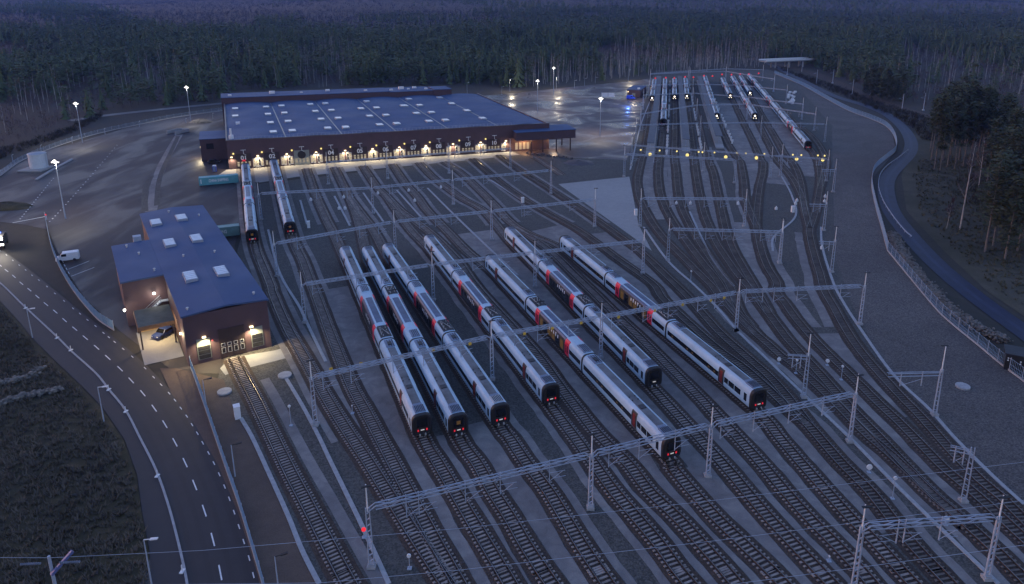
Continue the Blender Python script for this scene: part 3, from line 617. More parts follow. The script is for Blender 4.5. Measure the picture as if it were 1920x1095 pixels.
    for m in (0, 1):
        X = (lambda x: x) if not m else (lambda x: L - x)
        s = lambda a, b: sorted((X(a), X(b)))
        u = unit(*s(0.85, 2.75), 0.82, 0.17, M['paleframe'] if (pale and not m) else M['bluegrey'], 6); unit(*s(2.85, 3.35), 0.7, 0.14, M['bluegrey'])
        unit(*s(8.0, 9.0), 0.45, 0.2, M['roofdark'])
        unit(*s(22.8, 25.6), 0.74, 0.2, M['bluegrey'], 3); unit(*s(23.4, 24.6), 0.35, 0.32, M['roofdark'])
        for k in range(2):
            for y in (-0.5, 0.5): mb = MB(); mb.tube((X(10.6 + k), y, 3.78 + ZR), (X(10.6 + k), y, 3.93 + ZR), 0.13, n=8); part('roof_vent', mb, M['roofdark'])
        big = (m == dark_side)
        if big:
            unit(*s(27.0, 31.4), 1.0, 0.1, M['roofdark'], 4, 'dark_roof_well')
            mb = MB()
            for k in range(7): mb.tube((X(27.4 + 0.6 * k), (-1) ** k * 0.45, 3.86 + ZR), (X(27.4 + 0.6 * k), (-1) ** k * 0.45, 4.22 + ZR), 0.07, n=6)
            for a, b in (((27.3, -0.6), (30.8, 0.5)), ((27.5, 0.7), (31.0, 0.65))): mb.bar((X(a[0]), a[1], 4.15 + ZR), (X(b[0]), b[1], 4.15 + ZR), 0.06)
            part('insulator', mb, M['paleframe'])
            mb = MB()
            for y in (-0.45, 0.45):
                mb.bar((X(27.6), y, 4.1 + ZR), (X(30.6), y * 0.5, 4.3 + ZR), 0.07)
            for q in (0, 0.3): mb.bar((X(30.4 + q), -0.95, 4.36 + ZR), (X(30.4 + q), 0.95, 4.36 + ZR), 0.08)
            part('pantograph', mb, M['black'])
        else: unit(*s(27.0, 29.8), 0.74, 0.22, M['bluegrey'], 4)
    return root
def place_train(root, fx, fy, head, lab, grp):
    a = R(head); rz = math.pi / 2 - a
    root.location = (fx, fy, 0); root.rotation_euler[2] = rz; root['label'] = lab; root['group'] = grp
G1 = 'trains stabled on the near tracks'
protA = make_train('red'); protB = make_train('warm', 1); protC = make_train('red', 0, False, True); protE = make_train('red', 1, 2); protF = make_train('off'); protG = make_train('red', 0, 1)
def pl(k, root, lab, copy=False):
    x, y, a = FIT[k]
    if copy: return copy_tree(root, (x, y, 0), math.pi / 2 - R(a), lab, G1)
    place_train(root, x, y, a, lab, G1)
pl('A', protA, 'silver train with red doors, leftmost of the seven on the near tracks')
pl('B', protB, 'silver train with a warm light behind its windscreen, second from the left of the seven')
pl('C', protC, 'silver train with a white slatted roof unit behind its cab, third from the left')
pl('D', protA, 'silver train with red tail lamps, fourth from the left beside an empty track', True)
pl('E', protE, 'silver train reaching farthest forward, its front under the lattice beam')
pl('F', protF, 'silver train whose black front shows no red lamps, second from the right')
pl('G', protG, 'silver train with lit orange saloon windows, rightmost of the seven')
GH = 'trains standing at the hall doors'
for rear, front, lab in (((461, 318), (474, 452), 'silver train standing with its rear at the door numbered 01'), ((514, 314), (545, 437), 'silver train with its rear in the hall, right of the one at door 01')):
    f = at(front[0], front[1], 1.0); r = at(rear[0], rear[1], 1.0); h = math.degrees(math.atan2(r.x - f.x, r.y - f.y))
    copy_tree(protB, (f.x, f.y, 0), math.pi / 2 - R(h), lab, GH)
GF = 'trains in the far sidings'
protW = make_train('white')
first = True
for (fr, re, n, lab, P) in [((345, 425), (368, 258), 1, 'far train with white headlamps, leftmost in the far sidings', 'W'), ((445, 640), (460, 258), 2, 'far train with red tail lamps between the first two service platforms', 'R'), ((545, 412), (545, 255), 1, 'far train with headlamps just left of the second service platform', 'W'),
        ((655, 408), (641, 250), 1, 'far train with three bright lamps just right of the second service platform', 'W'), ((922, 588), (828, 280), 2, 'far train with headlamps just right of the third service platform', 'W'), ((1043, 402), (965, 235), 1, 'short far train with headlamps right of the third platform', 'W'),
        ((1262, 588), (1060, 232), 2, 'far double train with headlamps beside the short dark one', 'W'), ((1220, 378), (1117, 207), 1, 'far short train with one lamp, left of the long triple train', 'W'), ((1737, 850), (1215, 225), 3, 'far triple train, rightmost and longest of the far sidings', 'R')]:
    f = at(*S1(fr)[0], 1.0); r = at(*S1(re)[0], 1.0); L = (r - f).length; d = (r - f).normalized(); h = math.degrees(math.atan2(d.x, d.y))
    print('far train', lab, round(L), 'm')
    for k in range(n):
        p = f + d * 79.6 * k
        lb = lab if k == 0 else lab.replace('far', 'second unit behind the', 1) if k == 1 else lab.replace('far', 'third unit at the back of the', 1)
        if P == 'W' and first: place_train(protW, p.x, p.y, h, lb, GF); first = False
        else: copy_tree(protW if (P == 'W' and k == 0) else protA, (p.x, p.y, 0), math.pi / 2 - R(h), lb, GF)
# ------------------------------------------------------------------ catenary portals and masts
def lattice(mb, a, b, w, h, step=1.5, cw=0.09):
    """truss beam from a to b (bottom corner heights a.z): four chords with zigzag lacing"""
    a = Vector(a); b = Vector(b); d = (b - a).normalized(); n = Vector((d.y, -d.x, 0)); L = (b - a).length
    for s in (-1, 1):
        for z in (0, h): mb.bar(a + n * (s * w / 2) + Vector((0, 0, z)), b + n * (s * w / 2) + Vector((0, 0, z)), cw)
    k = max(2, int(L / step)); 
    for i in range(k):
        p = a + d * (L * i / k); q = a + d * (L * (i + 1) / k); o = 1 if i % 2 else -1
        for z in (0, h): mb.bar(p + n * (o * w / 2) + Vector((0, 0, z)), q + n * (-o * w / 2) + Vector((0, 0, z)), cw * 0.6)
        for s in (-1, 1): mb.bar(p + n * (s * w / 2) + Vector((0, 0, 0 if o > 0 else h)), q + n * (s * w / 2) + Vector((0, 0, h if o > 0 else 0)), cw * 0.6)
def mast_parts(root, p, ht, lamp, d, lattice_mast=True, top=11.3, lit=None, foot=True):
    mb = MB(); n = Vector((d.y, -d.x, 0))
    if lattice_mast:
        for s in (-1, 1):
            mb.bar(p + d * (s * 0.30), p + d * (s * 0.2) + Vector((0, 0, ht)), 0.12, 0.2, up=n)
        k = int(ht / 0.9)
        for i in range(1, k + 1):
            z = ht * i / (k + 1); w = 0.30 - 0.1 * z / ht
            mb.bar(p + d * -w + Vector((0, 0, z)), p + d * w + Vector((0, 0, z + 0.25)), 0.05, 0.16, up=n)
    else: mb.tube(p, p + Vector((0, 0, ht)), 0.2, 0.13, 8)
    m = mb.build('mast', M['steel'], root)
    if foot:
        mb = MB(); mb.box(p.x - 0.5, p.x + 0.5, p.y - 0.45, p.y + 0.45, -0.1, 0.35); mb.box(p.x - 0.35, p.x + 0.35, p.y - 0.3, p.y + 0.3, 0.35, 0.5); mb.build('footing', M['track_con'], m)
    if lamp:
        mb = MB(); mb.tube(p + Vector((0, 0, ht - 0.5)), p + Vector((0, 0, top)), 0.1, 0.07, 8); mb.build('lamp_pole', M['steel_pale'], m)
        mb = MB(); q = p + Vector((0, 0, top)) + n * 0.35
        mb.bar(q - d * 0.55, q + d * 0.55, 0.3, 0.1); mb.bar(p + Vector((0, 0, top - 0.05)), q, 0.06); mb.build('lamp_head', M['black'], m)
def portal(px, label, lamps=None, plates=False, ends=(0.0, 0.0), z=7.9, drops=True, w=0.55, h=0.5, lat=True, plate_px=None, group='catenary portals over the tracks'):
    pts = ats(px); root = thing('catenary_portal', label, 'catenary portal', tuple(pts[0]), 0, group)
    o = pts[0].copy(); pts = [p - o for p in pts]
    for i, p in enumerate(pts):
        j = min(i, len(pts) - 2); d = (pts[j + 1] - pts[j]).normalized()
        mast_parts(root, p, z + 0.3, (lamps is None or lamps[i]), d, lat)
    for i, (a, b) in enumerate(zip(pts, pts[1:])):
        d = (b - a).normalized(); A = a + d * 0.9; B = b - d * 0.9
        if i == 0 and ends[0]: 
            e = a - d * ends[0]; mb = MB(); lattice(mb, e + Vector((0, 0, z)), a - d * 0.5 + Vector((0, 0, z)), w, h); mb.build('beam', M['steel'], root)
        mb = MB(); lattice(mb, A + Vector((0, 0, z)), B + Vector((0, 0, z)), w, h)
        n = Vector((d.y, -d.x, 0))
        for s in (-1, 1):      # raised knee at each mast
            mb.bar(A + n * (s * w / 2) + Vector((0, 0, z + h)), a + n * (s * w / 2) + Vector((0, 0, z - 0.1)), 0.09)
            mb.bar(B + n * (s * w / 2) + Vector((0, 0, z + h)), b + n * (s * w / 2) + Vector((0, 0, z - 0.1)), 0.09)
        mb.build('beam', M['steel'], root)
        if i == len(pts) - 2 and ends[1]:
            e = b + d * ends[1]; mb = MB(); lattice(mb, b + d * 0.5 + Vector((0, 0, z)), e + Vector((0, 0, z)), w, h); mb.build('beam', M['steel'], root)
        if drops:
            L = (b - a).length
            for k, c in CV.items():
                best = None
                for p, q in zip(c[::3], c[3::3]):
                    r0 = Vector((p.x, p.y, 0)) - o - a; r1 = Vector((q.x, q.y, 0)) - o - a
                    s0 = r0.dot(n); s1 = r1.dot(n)
                    if s0 * s1 <= 0 and 1.5 < r0.dot(d) < L - 1.0: best = r0.dot(d); tv = (r1 - r0).normalized()
                if best is None: continue
                u = best - 1.9 if best > 3.2 else best + 1.9
                P = a + d * u
                mb = MB(); mb.bar(P + Vector((0, 0, z - 2.3)), P + Vector((0, 0, z + h + 0.35)), 0.14, 0.1)
                dp = mb.build('drop_post', M['steel'], root)
                mb = MB(); sg = 1 if u < best else -1
                mb.bar(P + Vector((0, 0, z - 2.2)), P + d * (sg * 1.9) + Vector((0, 0, z - 1.1)), 0.05); mb.bar(P + Vector((0, 0, z - 1.0)), P + d * (sg * 2.1) + Vector((0, 0, z - 1.15)), 0.045)
                mb.bar(P + d * (sg * 0.7) + Vector((0, 0, z - 1.9)), P + d * (sg * 2.2) + Vector((0, 0, z - 1.95)), 0.04)
                mb.build('cantilever_arm', M['steel'], dp)
    if plate_px:
        for x, y in plate_px:
            q = at(x, y, z + 0.1) - o
            d = (pts[-1] - pts[0]).normalized(); n = Vector((d.y, -d.x, 0)); q += n * 0.35
            mb = MB(); mb.bar(q - d * 0.24, q + d * 0.24, 0.03, 0.5); pp = mb.build('number_plate', M['yellow'], root)
            mb = MB()
            for zz in (-0.14, 0.14): mb.bar(q + n * 0.025 - d * 0.07 + Vector((0, 0, zz)), q + n * 0.025 + d * 0.07 + Vector((0, 0, zz)), 0.02, 0.05)
            for xx in (-0.08, 0.08): mb.bar(q + n * 0.025 + d * xx + Vector((0, 0, -0.15)), q + n * 0.025 + d * xx + Vector((0, 0, 0.15)), 0.05, 0.02)
            mb.build('plate_mark', M['black'], pp)
    return root
portal([(697, 1063), (1107, 953), (1327, 893), (1593, 828)], 'nearest long lattice beam, carried by masts right across the near tracks')
portal([(592, 797), (923, 712), (1126, 672), (1380, 620)], 'long lattice beam with yellow plates spanning the seven stabled trains', plate_px=[(620, 690), (676, 680), (752, 665), (811, 654), (880, 643), (982, 624), (1034, 614), (1088, 604), (1158, 593), (1226, 581), (1278, 570), (1331, 562), (1356, 557)], z=8.0)
portal([(1380, 620), (1612, 608)], 'lattice beam over the tracks right of the stabled trains, level with their middle', z=8.1)
portal([(572, 605), (813, 563), (1003, 538), (1205, 513)], 'lattice beam over the rear ends of the stabled trains', z=8.0)
portal([(520, 518), (742, 472), (922, 450), (1115, 425)], 'lattice beam between the stabled trains and the hall, over the switches', z=7.8)
portal([(490, 412), (700, 400), (850, 383), (1033, 363)], 'lattice beam nearest the front of the hall', z=7.6)
portal([(616, 345), (727, 335), (842, 325), (957, 316)], 'slim beam standing directly in front of the hall doors', z=7.4, w=0.35, h=0.35, lamps=[1, 1, 1, 1])
portal([(1600, 1105), (1850, 1085)], 'lattice beam in the lower right corner of the yard', z=8.2)
portal([(1170, 331), (1377, 343)], 'beam over the near end of the far sidings, beside the muddy yard', z=7.9, lamps=[1, 0])
portal([(1200, 424), (1395, 425)], 'beam over the fan of tracks beside the pale concrete pad', z=7.9)
portal([(1252, 488), (1462, 494)], 'beam over the curved tracks left of the dark gravel island', z=7.9)
for i, (pp, lab) in enumerate([(S1((160, 1000), (800, 1055), (1400, 1105), (1900, 1140)), 'beam carrying round lamps across the near end of the far sidings'), (S1((200, 800), (770, 780), (1310, 775), (1885, 790)), 'second beam from the near end across the far sidings'),
        (S1((240, 690), (740, 600), (1190, 590), (1790, 690)), 'third beam from the near end across the far sidings'), (S1((265, 500), (705, 480), (1200, 520), (1680, 590)), 'beam across the middle of the far sidings'), (S1((315, 400), (705, 390), (1120, 400), (1540, 450)), 'beam in front of the headlamps of the far trains'), (S1((328, 290), (680, 270), (1000, 262), (1430, 340)), 'last but one beam across the far sidings')]):
    portal(pp, lab, z=7.6, w=0.4, h=0.4, drops=(i < 3), group='beams across the far sidings')
rt = portal(S1((328, 285), (668, 258), (1000, 235), (1330, 245)), 'farthest beam with a row of red lamps at the end of the sidings', z=7.6, w=0.4, h=0.4, drops=False, group='beams across the far sidings')
for x, y in S1((375, 222), (468, 218), (545, 220), (640, 210), (715, 213), (808, 200), (885, 203), (970, 188), (1055, 190), (1133, 185), (1210, 185), (1297, 178)):
    p = at(x, y, 6.6); mb = MB(); mb.sphere(p, 0.5); mb.tube(p, p + Vector((0, 0, 1.2)), 0.05, 0.05, 6, 1)
    tag(mb.build('signal_lamp', [M['redlamp'], M['steel']]), 'small red signal lamp hanging in the row at the far end of the sidings', 'signal lamp', 'red lamps at the end of the far sidings')
for i, (x, y) in enumerate(S1((245, 862), (413, 868), (567, 874), (762, 880), (795, 882), (903, 884), (1102, 889), (1183, 893), (1348, 899), (1602, 905), (1678, 908), (1826, 911), (1886, 914))):
    p = at(x, y, 7.4); mb = MB(); mb.sphere(p, 0.32); mb.tube(p, p + Vector((0, 0, 0.5)), 0.05, 0.05, 6, 1)
    tag(mb.build('round_lamp', [M['beacon'], M['steel']]), 'small round pale lamp under the beam across the far sidings', 'round lamp', 'round lamps under the far beam')
for i, (x, y, lab) in enumerate([(*S1((328, 902))[0], 'yellow disc sign at the end of the leftmost service platform'), (*S1((660, 908))[0], 'orange disc sign at the end of the middle service platform'), (*S1((1003, 925))[0], 'yellow disc sign right of the third service platform'), (*S1((1277, 933))[0], 'yellow disc sign between the pale strips of the far sidings'), (*S1((1636, 942))[0], 'yellow disc sign before the front of the triple train'), (*S1((1869, 950))[0], 'rightmost yellow disc sign of the far sidings')]):
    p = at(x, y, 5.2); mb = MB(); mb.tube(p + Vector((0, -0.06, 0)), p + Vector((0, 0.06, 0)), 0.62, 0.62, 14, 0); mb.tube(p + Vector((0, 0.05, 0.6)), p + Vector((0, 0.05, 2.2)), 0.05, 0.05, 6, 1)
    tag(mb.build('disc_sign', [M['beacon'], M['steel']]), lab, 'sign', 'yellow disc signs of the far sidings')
# single catenary masts
def single(px, label, arms, top=11.4, lamp=True, z=7.5):
    p = at(*px); root = thing('catenary_mast', label, 'catenary mast', tuple(p), 0, 'single catenary masts')
    d = Vector((arms[0], arms[1], 0)).normalized(); mast_parts(root, Vector((0, 0, 0)), z + 0.6, lamp, d, True, top)
    mb = MB(); L = arms[2]
    for zz in (z, z - 0.5):
        mb.bar(Vector((0, 0, zz)), d * L + Vector((0, 0, zz)), 0.1)
    n = Vector((d.y, -d.x, 0))
    mb.bar(n * 0.4 + Vector((0, 0, z)), n * 0.4 + d * L + Vector((0, 0, z)), 0.08)
    for k in (0.35, 0.75): mb.bar(d * (L * k) + Vector((0, 0, z + 0.3)), d * (L * k) + Vector((0, 0, z - 2.2)), 0.12)
    mb.bar(d * (L * 0.75) + Vector((0, 0, z - 2.1)), d * (L * 0.35) + Vector((0, 0, z - 1.0)), 0.05); mb.build('cantilever_arm', M['steel'], root)
single((1752, 778), 'lattice mast on the gravel slope with a short beam reaching left', (-1, -0.05, 8.5), 12.0)
single((1806, 940), 'lattice mast with raised disconnector arms near the lower right', (-0.9, 0.4, 2.5), 8.2, False, 7.6)
single((1507, 745), 'lattice mast between the double tracks with loose disconnector bars', (-0.9, 0.1, 3.2), 11.5)
single((1559, 510), 'lattice mast at the yard edge, beside the bend of the pale trough', (-1, 0.1, 3.5), 11.3)
single((1461, 492), 'lattice mast on the dark gravel island between curved tracks', (-1, 0.05, 4.0), 11.3)
single((1544, 432), 'lattice mast at the yard edge just beyond the trough bend', (-1, 0.05, 4.5), 11.3)
single((1463, 330), 'slim mast at the tip of the dark gravel island', (-1, 0.05, 1.5), 11.8)
single((1562, 360), 'lattice mast at the right edge of the throat, near white lamps', (-1, 0.05, 4.5), 11.3)
# ------------------------------------------------------------------ helpers for buildings
def lamp_light(p, watts, col=(1.0, 0.74, 0.42), r=0.15, spot=None, aim=(0, 0, -1), blend=0.6, name='lamp_light'):
    l = bpy.data.lights.new(name, 'SPOT' if spot else 'POINT'); l.energy = watts; l.color = col; l.shadow_soft_size = r
    if spot: l.spot_size = R(spot); l.spot_blend = blend
    o = link(name, l, None, p)
    if spot: o.rotation_euler = Vector(aim).to_track_quat('-Z', 'Y').to_euler()
    return o
class Frame:
    """oblique building frame: u along the front, v into the building, o outwards from the front"""
    def __init__(s, O, ang, heading):
        s.O = Vector((O[0], O[1], 0)); a = R(ang); h = R(heading)
        s.U = Vector((math.cos(a), math.sin(a), 0)); s.V = Vector((math.sin(h), math.cos(h), 0)); s.N = Vector((s.U.y, -s.U.x, 0))
        s.M = Matrix(((s.U.x, s.V.x, 0, s.O.x), (s.U.y, s.V.y, 0, s.O.y), (0, 0, 1, 0), (0, 0, 0, 1)))
        s.F = Matrix(((s.U.x, s.N.x, 0, s.O.x), (s.U.y, s.N.y, 0, s.O.y), (0, 0, 1, 0), (0, 0, 0, 1)))
        vn = Vector((-s.V.y, s.V.x, 0)); s.L = Matrix(((s.V.x, vn.x, 0, s.O.x), (s.V.y, vn.y, 0, s.O.y), (0, 0, 1, 0), (0, 0, 0, 1)))   # left wall: along v, out to the left
    def p(s, u, v, z): return s.M @ Vector((u, v, z))
    def f(s, u, o, z): return s.F @ Vector((u, o, z))
def text_obj(txt, size, mtx, m, parent, name='number'):
    c = bpy.data.curves.new(name, 'FONT'); c.body = txt; c.size = size; c.extrude = 0.015; c.align_x = 'CENTER'; c.align_y = 'CENTER'; c.offset = size * 0.022
    tmp = bpy.data.objects.new('tmp', c); COL.objects.link(tmp); bpy.context.view_layer.update()
    me = bpy.data.meshes.new_from_object(tmp.evaluated_get(bpy.context.evaluated_depsgraph_get())); bpy.data.objects.remove(tmp); bpy.data.curves.remove(c)
    me.materials.clear(); me.materials.append(m); me.transform(mtx); me.name = name
    return link(name, me, parent)
def wallplane(U, N, P):   # matrix: text x->U, y->up, facing N
    return Matrix(((U.x, 0, N.x, P.x), (U.y, 0, N.y, P.y), (U.z, 1, N.z, P.z), (0, 0, 0, 1)))

# ------------------------------------------------------------------ the large train hall
H = Frame((-114.88, 259.12), 16.98, -23.3)
hall = thing('train_hall', 'large brown red train hall with a blue grey roof, rows of skylights and numbered doors', 'train hall')
HW, HD, HZ = 123.0, 93.0, 10.2
mb = MB()
mb.box(0, HW, 0, 0.4, 0, HZ + 0.5, 0, H.M); mb.box(0, 0.4, 0.4, HD, 0, HZ + 0.35, 0, H.M); mb.box(HW - 0.4, HW, 0.4, HD, 0, HZ + 0.35, 0, H.M); mb.box(0.4, HW - 0.4, HD - 0.4, HD, 0, HZ, 0, H.M)
mb.build('wall', M['wall'], hall)
mb = MB()
for u0, u1, v0, v1, zp in ((-0.08, HW + 0.08, -0.08, 0.5, 0.5), (-0.08, 0.5, 0.505, HD, 0.35), (HW - 0.5, HW + 0.08, 0.505, HD, 0.35)): mb.box(u0, u1, v0, v1, HZ + zp, HZ + zp + 0.15, 0, H.M)
mb.build('roof_edge', M['parapet'], hall)
mb = MB(); nb = 6; bw = (HW - 0.8) / nb; us = []
for b in range(nb):
    for k in range(8): us.append((0.4 + bw * (b + k / 8), HZ + 0.05 + 0.75 * (1 - (2 * k / 8 - 1) ** 2)))
us.append((HW - 0.4, HZ + 0.05))
vs = [H.p(u, v, z) for v in (0.4, HD - 0.4) for u, z in us]; n = len(us)
mb.add(vs, [(i, i + 1, n + i + 1, n + i) for i in range(n - 1)], 0, True)
roof = mb.build('roof', M['roof'], hall)
mb = MB()
for b in range(1, nb):
    u = 0.4 + bw * b; mb.box(u - 0.2, u + 0.2, 2, HD - 2, HZ - 0.02, HZ + 0.16, 0, H.M)
mb.build('valley_gutter', mat('wet_valley_gutter', (0.1, 0.12, 0.15), 0.3, var=0.7, scale=0.15), roof)
def roofz(u):
    t = ((u - 0.4) / bw) % 1.0; return HZ + 0.05 + 0.75 * (1 - (2 * t - 1) ** 2)
K47 = 4.76
c1 = tl(360, 140, K47, [(385, 297), (660, 280), (800, 272), (1055, 258), (1190, 250), (1560, 230), (385, 362), (678, 345), (700, 420), (725, 503), (825, 335), (857, 408), (895, 490), (1100, 320), (1152, 390), (1212, 470), (1245, 310), (1305, 380), (1372, 460), (1508, 296), (1585, 363), (1675, 440), (1648, 288), (1732, 353), (1828, 428), (1885, 272)])
c2 = tl(720, 140, K47, [(185, 272), (290, 338), (402, 408), (318, 265), (425, 328), (550, 398), (605, 248), (740, 308), (880, 375), (222, 210), (497, 195)])
Mi = H.M.inverted()
def roof_light(px, w=2.6, l=4.2):
    q = Mi @ at(*px, 11.3); u, v = q.x, q.y; z = roofz(u) - 0.25
    mb = MB(); mb.box(u - w / 2, u + w / 2, v - l / 2, v + l / 2, z, z + 0.75, 0, H.M); s = mb.build('skylight', M['skyframe'], roof)
    mb = MB(); mb.box(u - w / 2 + 0.12, u + w / 2 - 0.12, v - l / 2 + 0.12, v + l / 2 - 0.12, z + 0.75, z + 0.8, 0, H.M); mb.build('skylight_pane', M['skyglass'], s)
for p in c1 + c2: roof_light(p)
q = Mi @ at(446, 231.5, 11); mb = MB(); mb.box(q.x - 0.8, q.x + 0.8, q.y - 0.8, q.y + 0.8, 10.2, 11.6, 0, H.M); mb.build('roof_hatch', M['white'], roof)
q = Mi @ at(434, 262, 10.5)
mb = MB(); c = H.p(q.x, q.y + 2, 10.3); mb.tube(c, c + Vector((0, 0, 1.6)), 0.9, 0.8, 10); mb.tube(c + Vector((0, 0, 1.6)), c + Vector((0, 0, 4)), 0.4, 0.4, 8); mb.build('vent_stack', M['white'], roof)
mb = MB()
for k in range(75): mb.box(2 + k * 1.42, 2.07 + k * 1.42, 0.15, 0.22, HZ + 0.5, HZ + 1.6, 0, H.M)
for z in (HZ + 1.05, HZ + 1.58): mb.box(2, 107, 0.16, 0.21, z, z + 0.06, 0, H.M)
mb.build('roof_railing', M['steel'], hall)
nums = ['01', '02', '', '04', '05', '06', '07', '08', '09', '10']
DU = [5.3, 15.1, 25.6, 36.1, 46.8, 56.5, 67.2, 77.1, 88.8, 99.5]
for i, u in enumerate(DU):
    w = 2.75
    mb = MB(); mb.box(u - w, u + w, 0.02, 0.22, 0.05, 5.6, 0, H.F); d = mb.build('door', M['walldark'] if i != 2 else M['greypanel'], hall)
    if i == 2:
        d['label'] = 'open door with a pale frame and a dark round opening'
        mb = MB(); mb.tube(H.f(u, 0.23, 3.9), H.f(u, 0.28, 3.9), 1.5, 1.5, 16); mb.build('dark_opening', M['black'], d)
    if nums[i]: text_obj(nums[i], 2.2, wallplane(H.U, H.N, H.f(u + 0.1, 0.26, 3.95)), M['white'], d)
    if i == 0:
        mb = MB()
        for a, b in (((-0.6, 2.75), (0.6, 3.35)), ((-0.6, 3.35), (0.6, 2.75))): mb.bar(H.f(u + a[0], 0.3, a[1]), H.f(u + b[0], 0.3, b[1]), 0.16)
        mb.build('red_cross_lamp', M['redlamp'], d)
    for k in range(4):
        x = u - 1.9 + k * 1.27
        for z0, z1 in ((0.9, 1.9), (2.05, 2.6)):
            mb = MB(); mb.box(x - 0.36, x + 0.36, 0.225, 0.25, z0, z1, 0, H.F); mb.build('door_pane', M['litwarm'], d)
    mb = MB(); mb.bar(H.f(u + 0.2, 0.1, 7.0), H.f(u + 0.2, 1.0, 7.0), 0.14); mb.bar(H.f(u + 0.2, 0.9, 5.7), H.f(u + 0.2, 0.9, 7.1), 0.14); mb.bar(H.f(u - 0.7, 0.9, 7.1), H.f(u + 1.1, 0.9, 7.1), 0.16); mb.bar(H.f(u + 0.2, 0.9, 5.7), H.f(u + 1.1, 0.9, 5.2), 0.1)
    mb.build('wire_anchor', M['white'], hall)
    mb = MB(); mb.sphere(H.f(u - w - 0.6, 0.35, 5.8), 0.34, 10, 8); mb.build('beacon', M['beacon'], hall)
    for s in (-1, 1):
        for k in range(2):
            x = u + s * (w + 0.75 + k * 1.0) 
            if 0.5 < x < 106 and not (i == 0 and s < 0):
                mb = MB(); mb.box(x - 0.42, x + 0.42, 0.01, 0.1, 0.3 if k else 0.5, 3.6 + 0.5 * k, 0, H.F); fr = mb.build('window', M['paleframe'], hall)
                mb = MB()
                mb.box(x - 0.3, x + 0.3, 0.1, 0.13, 0.8, 2.0, 0, H.F); mb.box(x - 0.3, x + 0.3, 0.1, 0.13, 2.15, 3.3, 0, H.F); mb.build('pane', M['litwarm'] if (i * 3 + k + s) % 3 else M['window'], fr)
for i, u in enumerate([1.2] + [(a + b) / 2 for a, b in zip(DU, DU[1:])] + [104.6]):
    mb = MB(); mb.box(u - 0.35, u + 0.35, 0.02, 0.4, 4.35, 4.6, 0, H.F); l = mb.build('wall_lamp', M['lamp'], hall)
    lamp_light(H.f(u, 0.8, 4.3), 280, (1.0, 0.79, 0.46), 0.12, 150, (H.N.x * 0.25, H.N.y * 0.25, -1))
# right hand end: glazed gable entrance seen under the canopy
mb = MB()
for k in range(4): mb.box(108.5 + k * 1.6, 109.6 + k * 1.6, 0.02, 0.08, 0.6, 3.4, 0, H.F)
mb.build('entrance_window', M['litwarm'], hall)
# rear block, taller than the hall
for (u0, u1, v0, v1, z, nm) in ((-1, 78, 93.05, 108, 13.2, 'rear_block'), (78.05, 100, 93.05, 109, 12.9, 'rear_block'), (100.05, 109, 92, 104, 13.4, 'rear_block')):
    mb = MB(); mb.box(u0, u1, v0, v1, 0, z, 0, H.M); b = mb.build(nm, M['wall'], hall)
    mb = MB(); mb.box(u0 - 0.15, u1 + 0.15, v0 - 0.15, v1 + 0.15, z, z + 0.25, 0, H.M); mb.build('roof', M['roof'], b)
    mb = MB()
    for k, (a, c_, s) in enumerate(((0.28, 0.5, 1.6), (0.46, 0.4, 0.8), (0.62, 0.6, 1.2), (0.85, 0.3, 0.9), (0.04, 0.3, 1.0))):
        if u1 - u0 > 15: mb.box(u0 + (u1 - u0) * a, u0 + (u1 - u0) * a + s * 1.6, v0 + (v1 - v0) * c_, v0 + (v1 - v0) * c_ + s, z + 0.25, z + 0.25 + s * 0.75, 0, H.M)
    if mb.v: mb.build('roof_unit', M['white'], b)
mb = MB(); mb.box(-9.5, 0, 17.5, 34, 0, 8.2, 0, H.M); b = mb.build('side_block', M['wall'], hall)
mb = MB(); mb.box(-9.7, -0.05, 17.3, 34.2, 8.2, 8.45, 0, H.M); mb.build('roof', M['roof'], b)
mb = MB(); mb.box(-7.5, -4.8, -17.56, -17.45, 4.4, 6.6, 0, H.F); 
mb.v = [tuple(H.p(-7.4 + (0 if i < 4 else 2.6), 17.44 + 0.05 * (i % 2), 4.4 + (2.2 if (i // 2) % 2 else 0))) for i in range(8)]; mb.build('window', M['window'], b)
lamp_light(H.p(-10.2, 24, 4.2), 260, (1.0, 0.82, 0.5), 0.2)
mb = MB(); mb.box(-9.8, -9.55, 23.6, 24.4, 4.0, 4.3, 0, H.M); mb.build('wall_lamp', M['lamp'], b)
# open canopy on columns at the right end
can = thing('open_canopy', 'open brown canopy on columns joined to the right end of the hall', 'canopy')
mb = MB(); mb.box(107.6, 132.6, 0.65, 5.5, 5.2, 8.6, 0, H.F); mb.build('fascia', M['wall'], can)
mb = MB(); mb.box(107.4, 132.8, 0.45, 5.7, 8.6, 8.8, 0, H.F); mb.box(123.2, 132.8, -6.5, 0.45, 8.6, 8.8, 0, H.F); mb.build('roof', M['roof'], can)
mb = MB(); mb.box(123.3, 132.6, -6.3, 0.65, 5.2, 8.6, 0, H.F); mb.build('fascia', M['wall'], can)
for u in (113.8, 118.7, 124.5, 130.5):
    mb = MB(); mb.box(u - 0.22, u + 0.22, 4.9, 5.3, 0, 5.2, 0, H.F); mb.build('column', M['walldark'], can)
for u in (124.5, 130.5):
    mb = MB(); mb.box(u - 0.22, u + 0.22, -6, -5.6, 0, 5.2, 0, H.F); mb.build('column', M['walldark'], can)
mb = MB(); mb.bar(H.f(109.8, 2.5, 4.9), H.f(114.5, 2.5, 4.9), 0.12); mb.build('light_strip', M['orange'], can); lamp_light(H.f(112, 2.5, 4.6), 220, (1.0, 0.55, 0.25), 0.3)
lamp_light(H.f(125, 1.0, 4.6), 160, (1.0, 0.7, 0.45), 0.3)

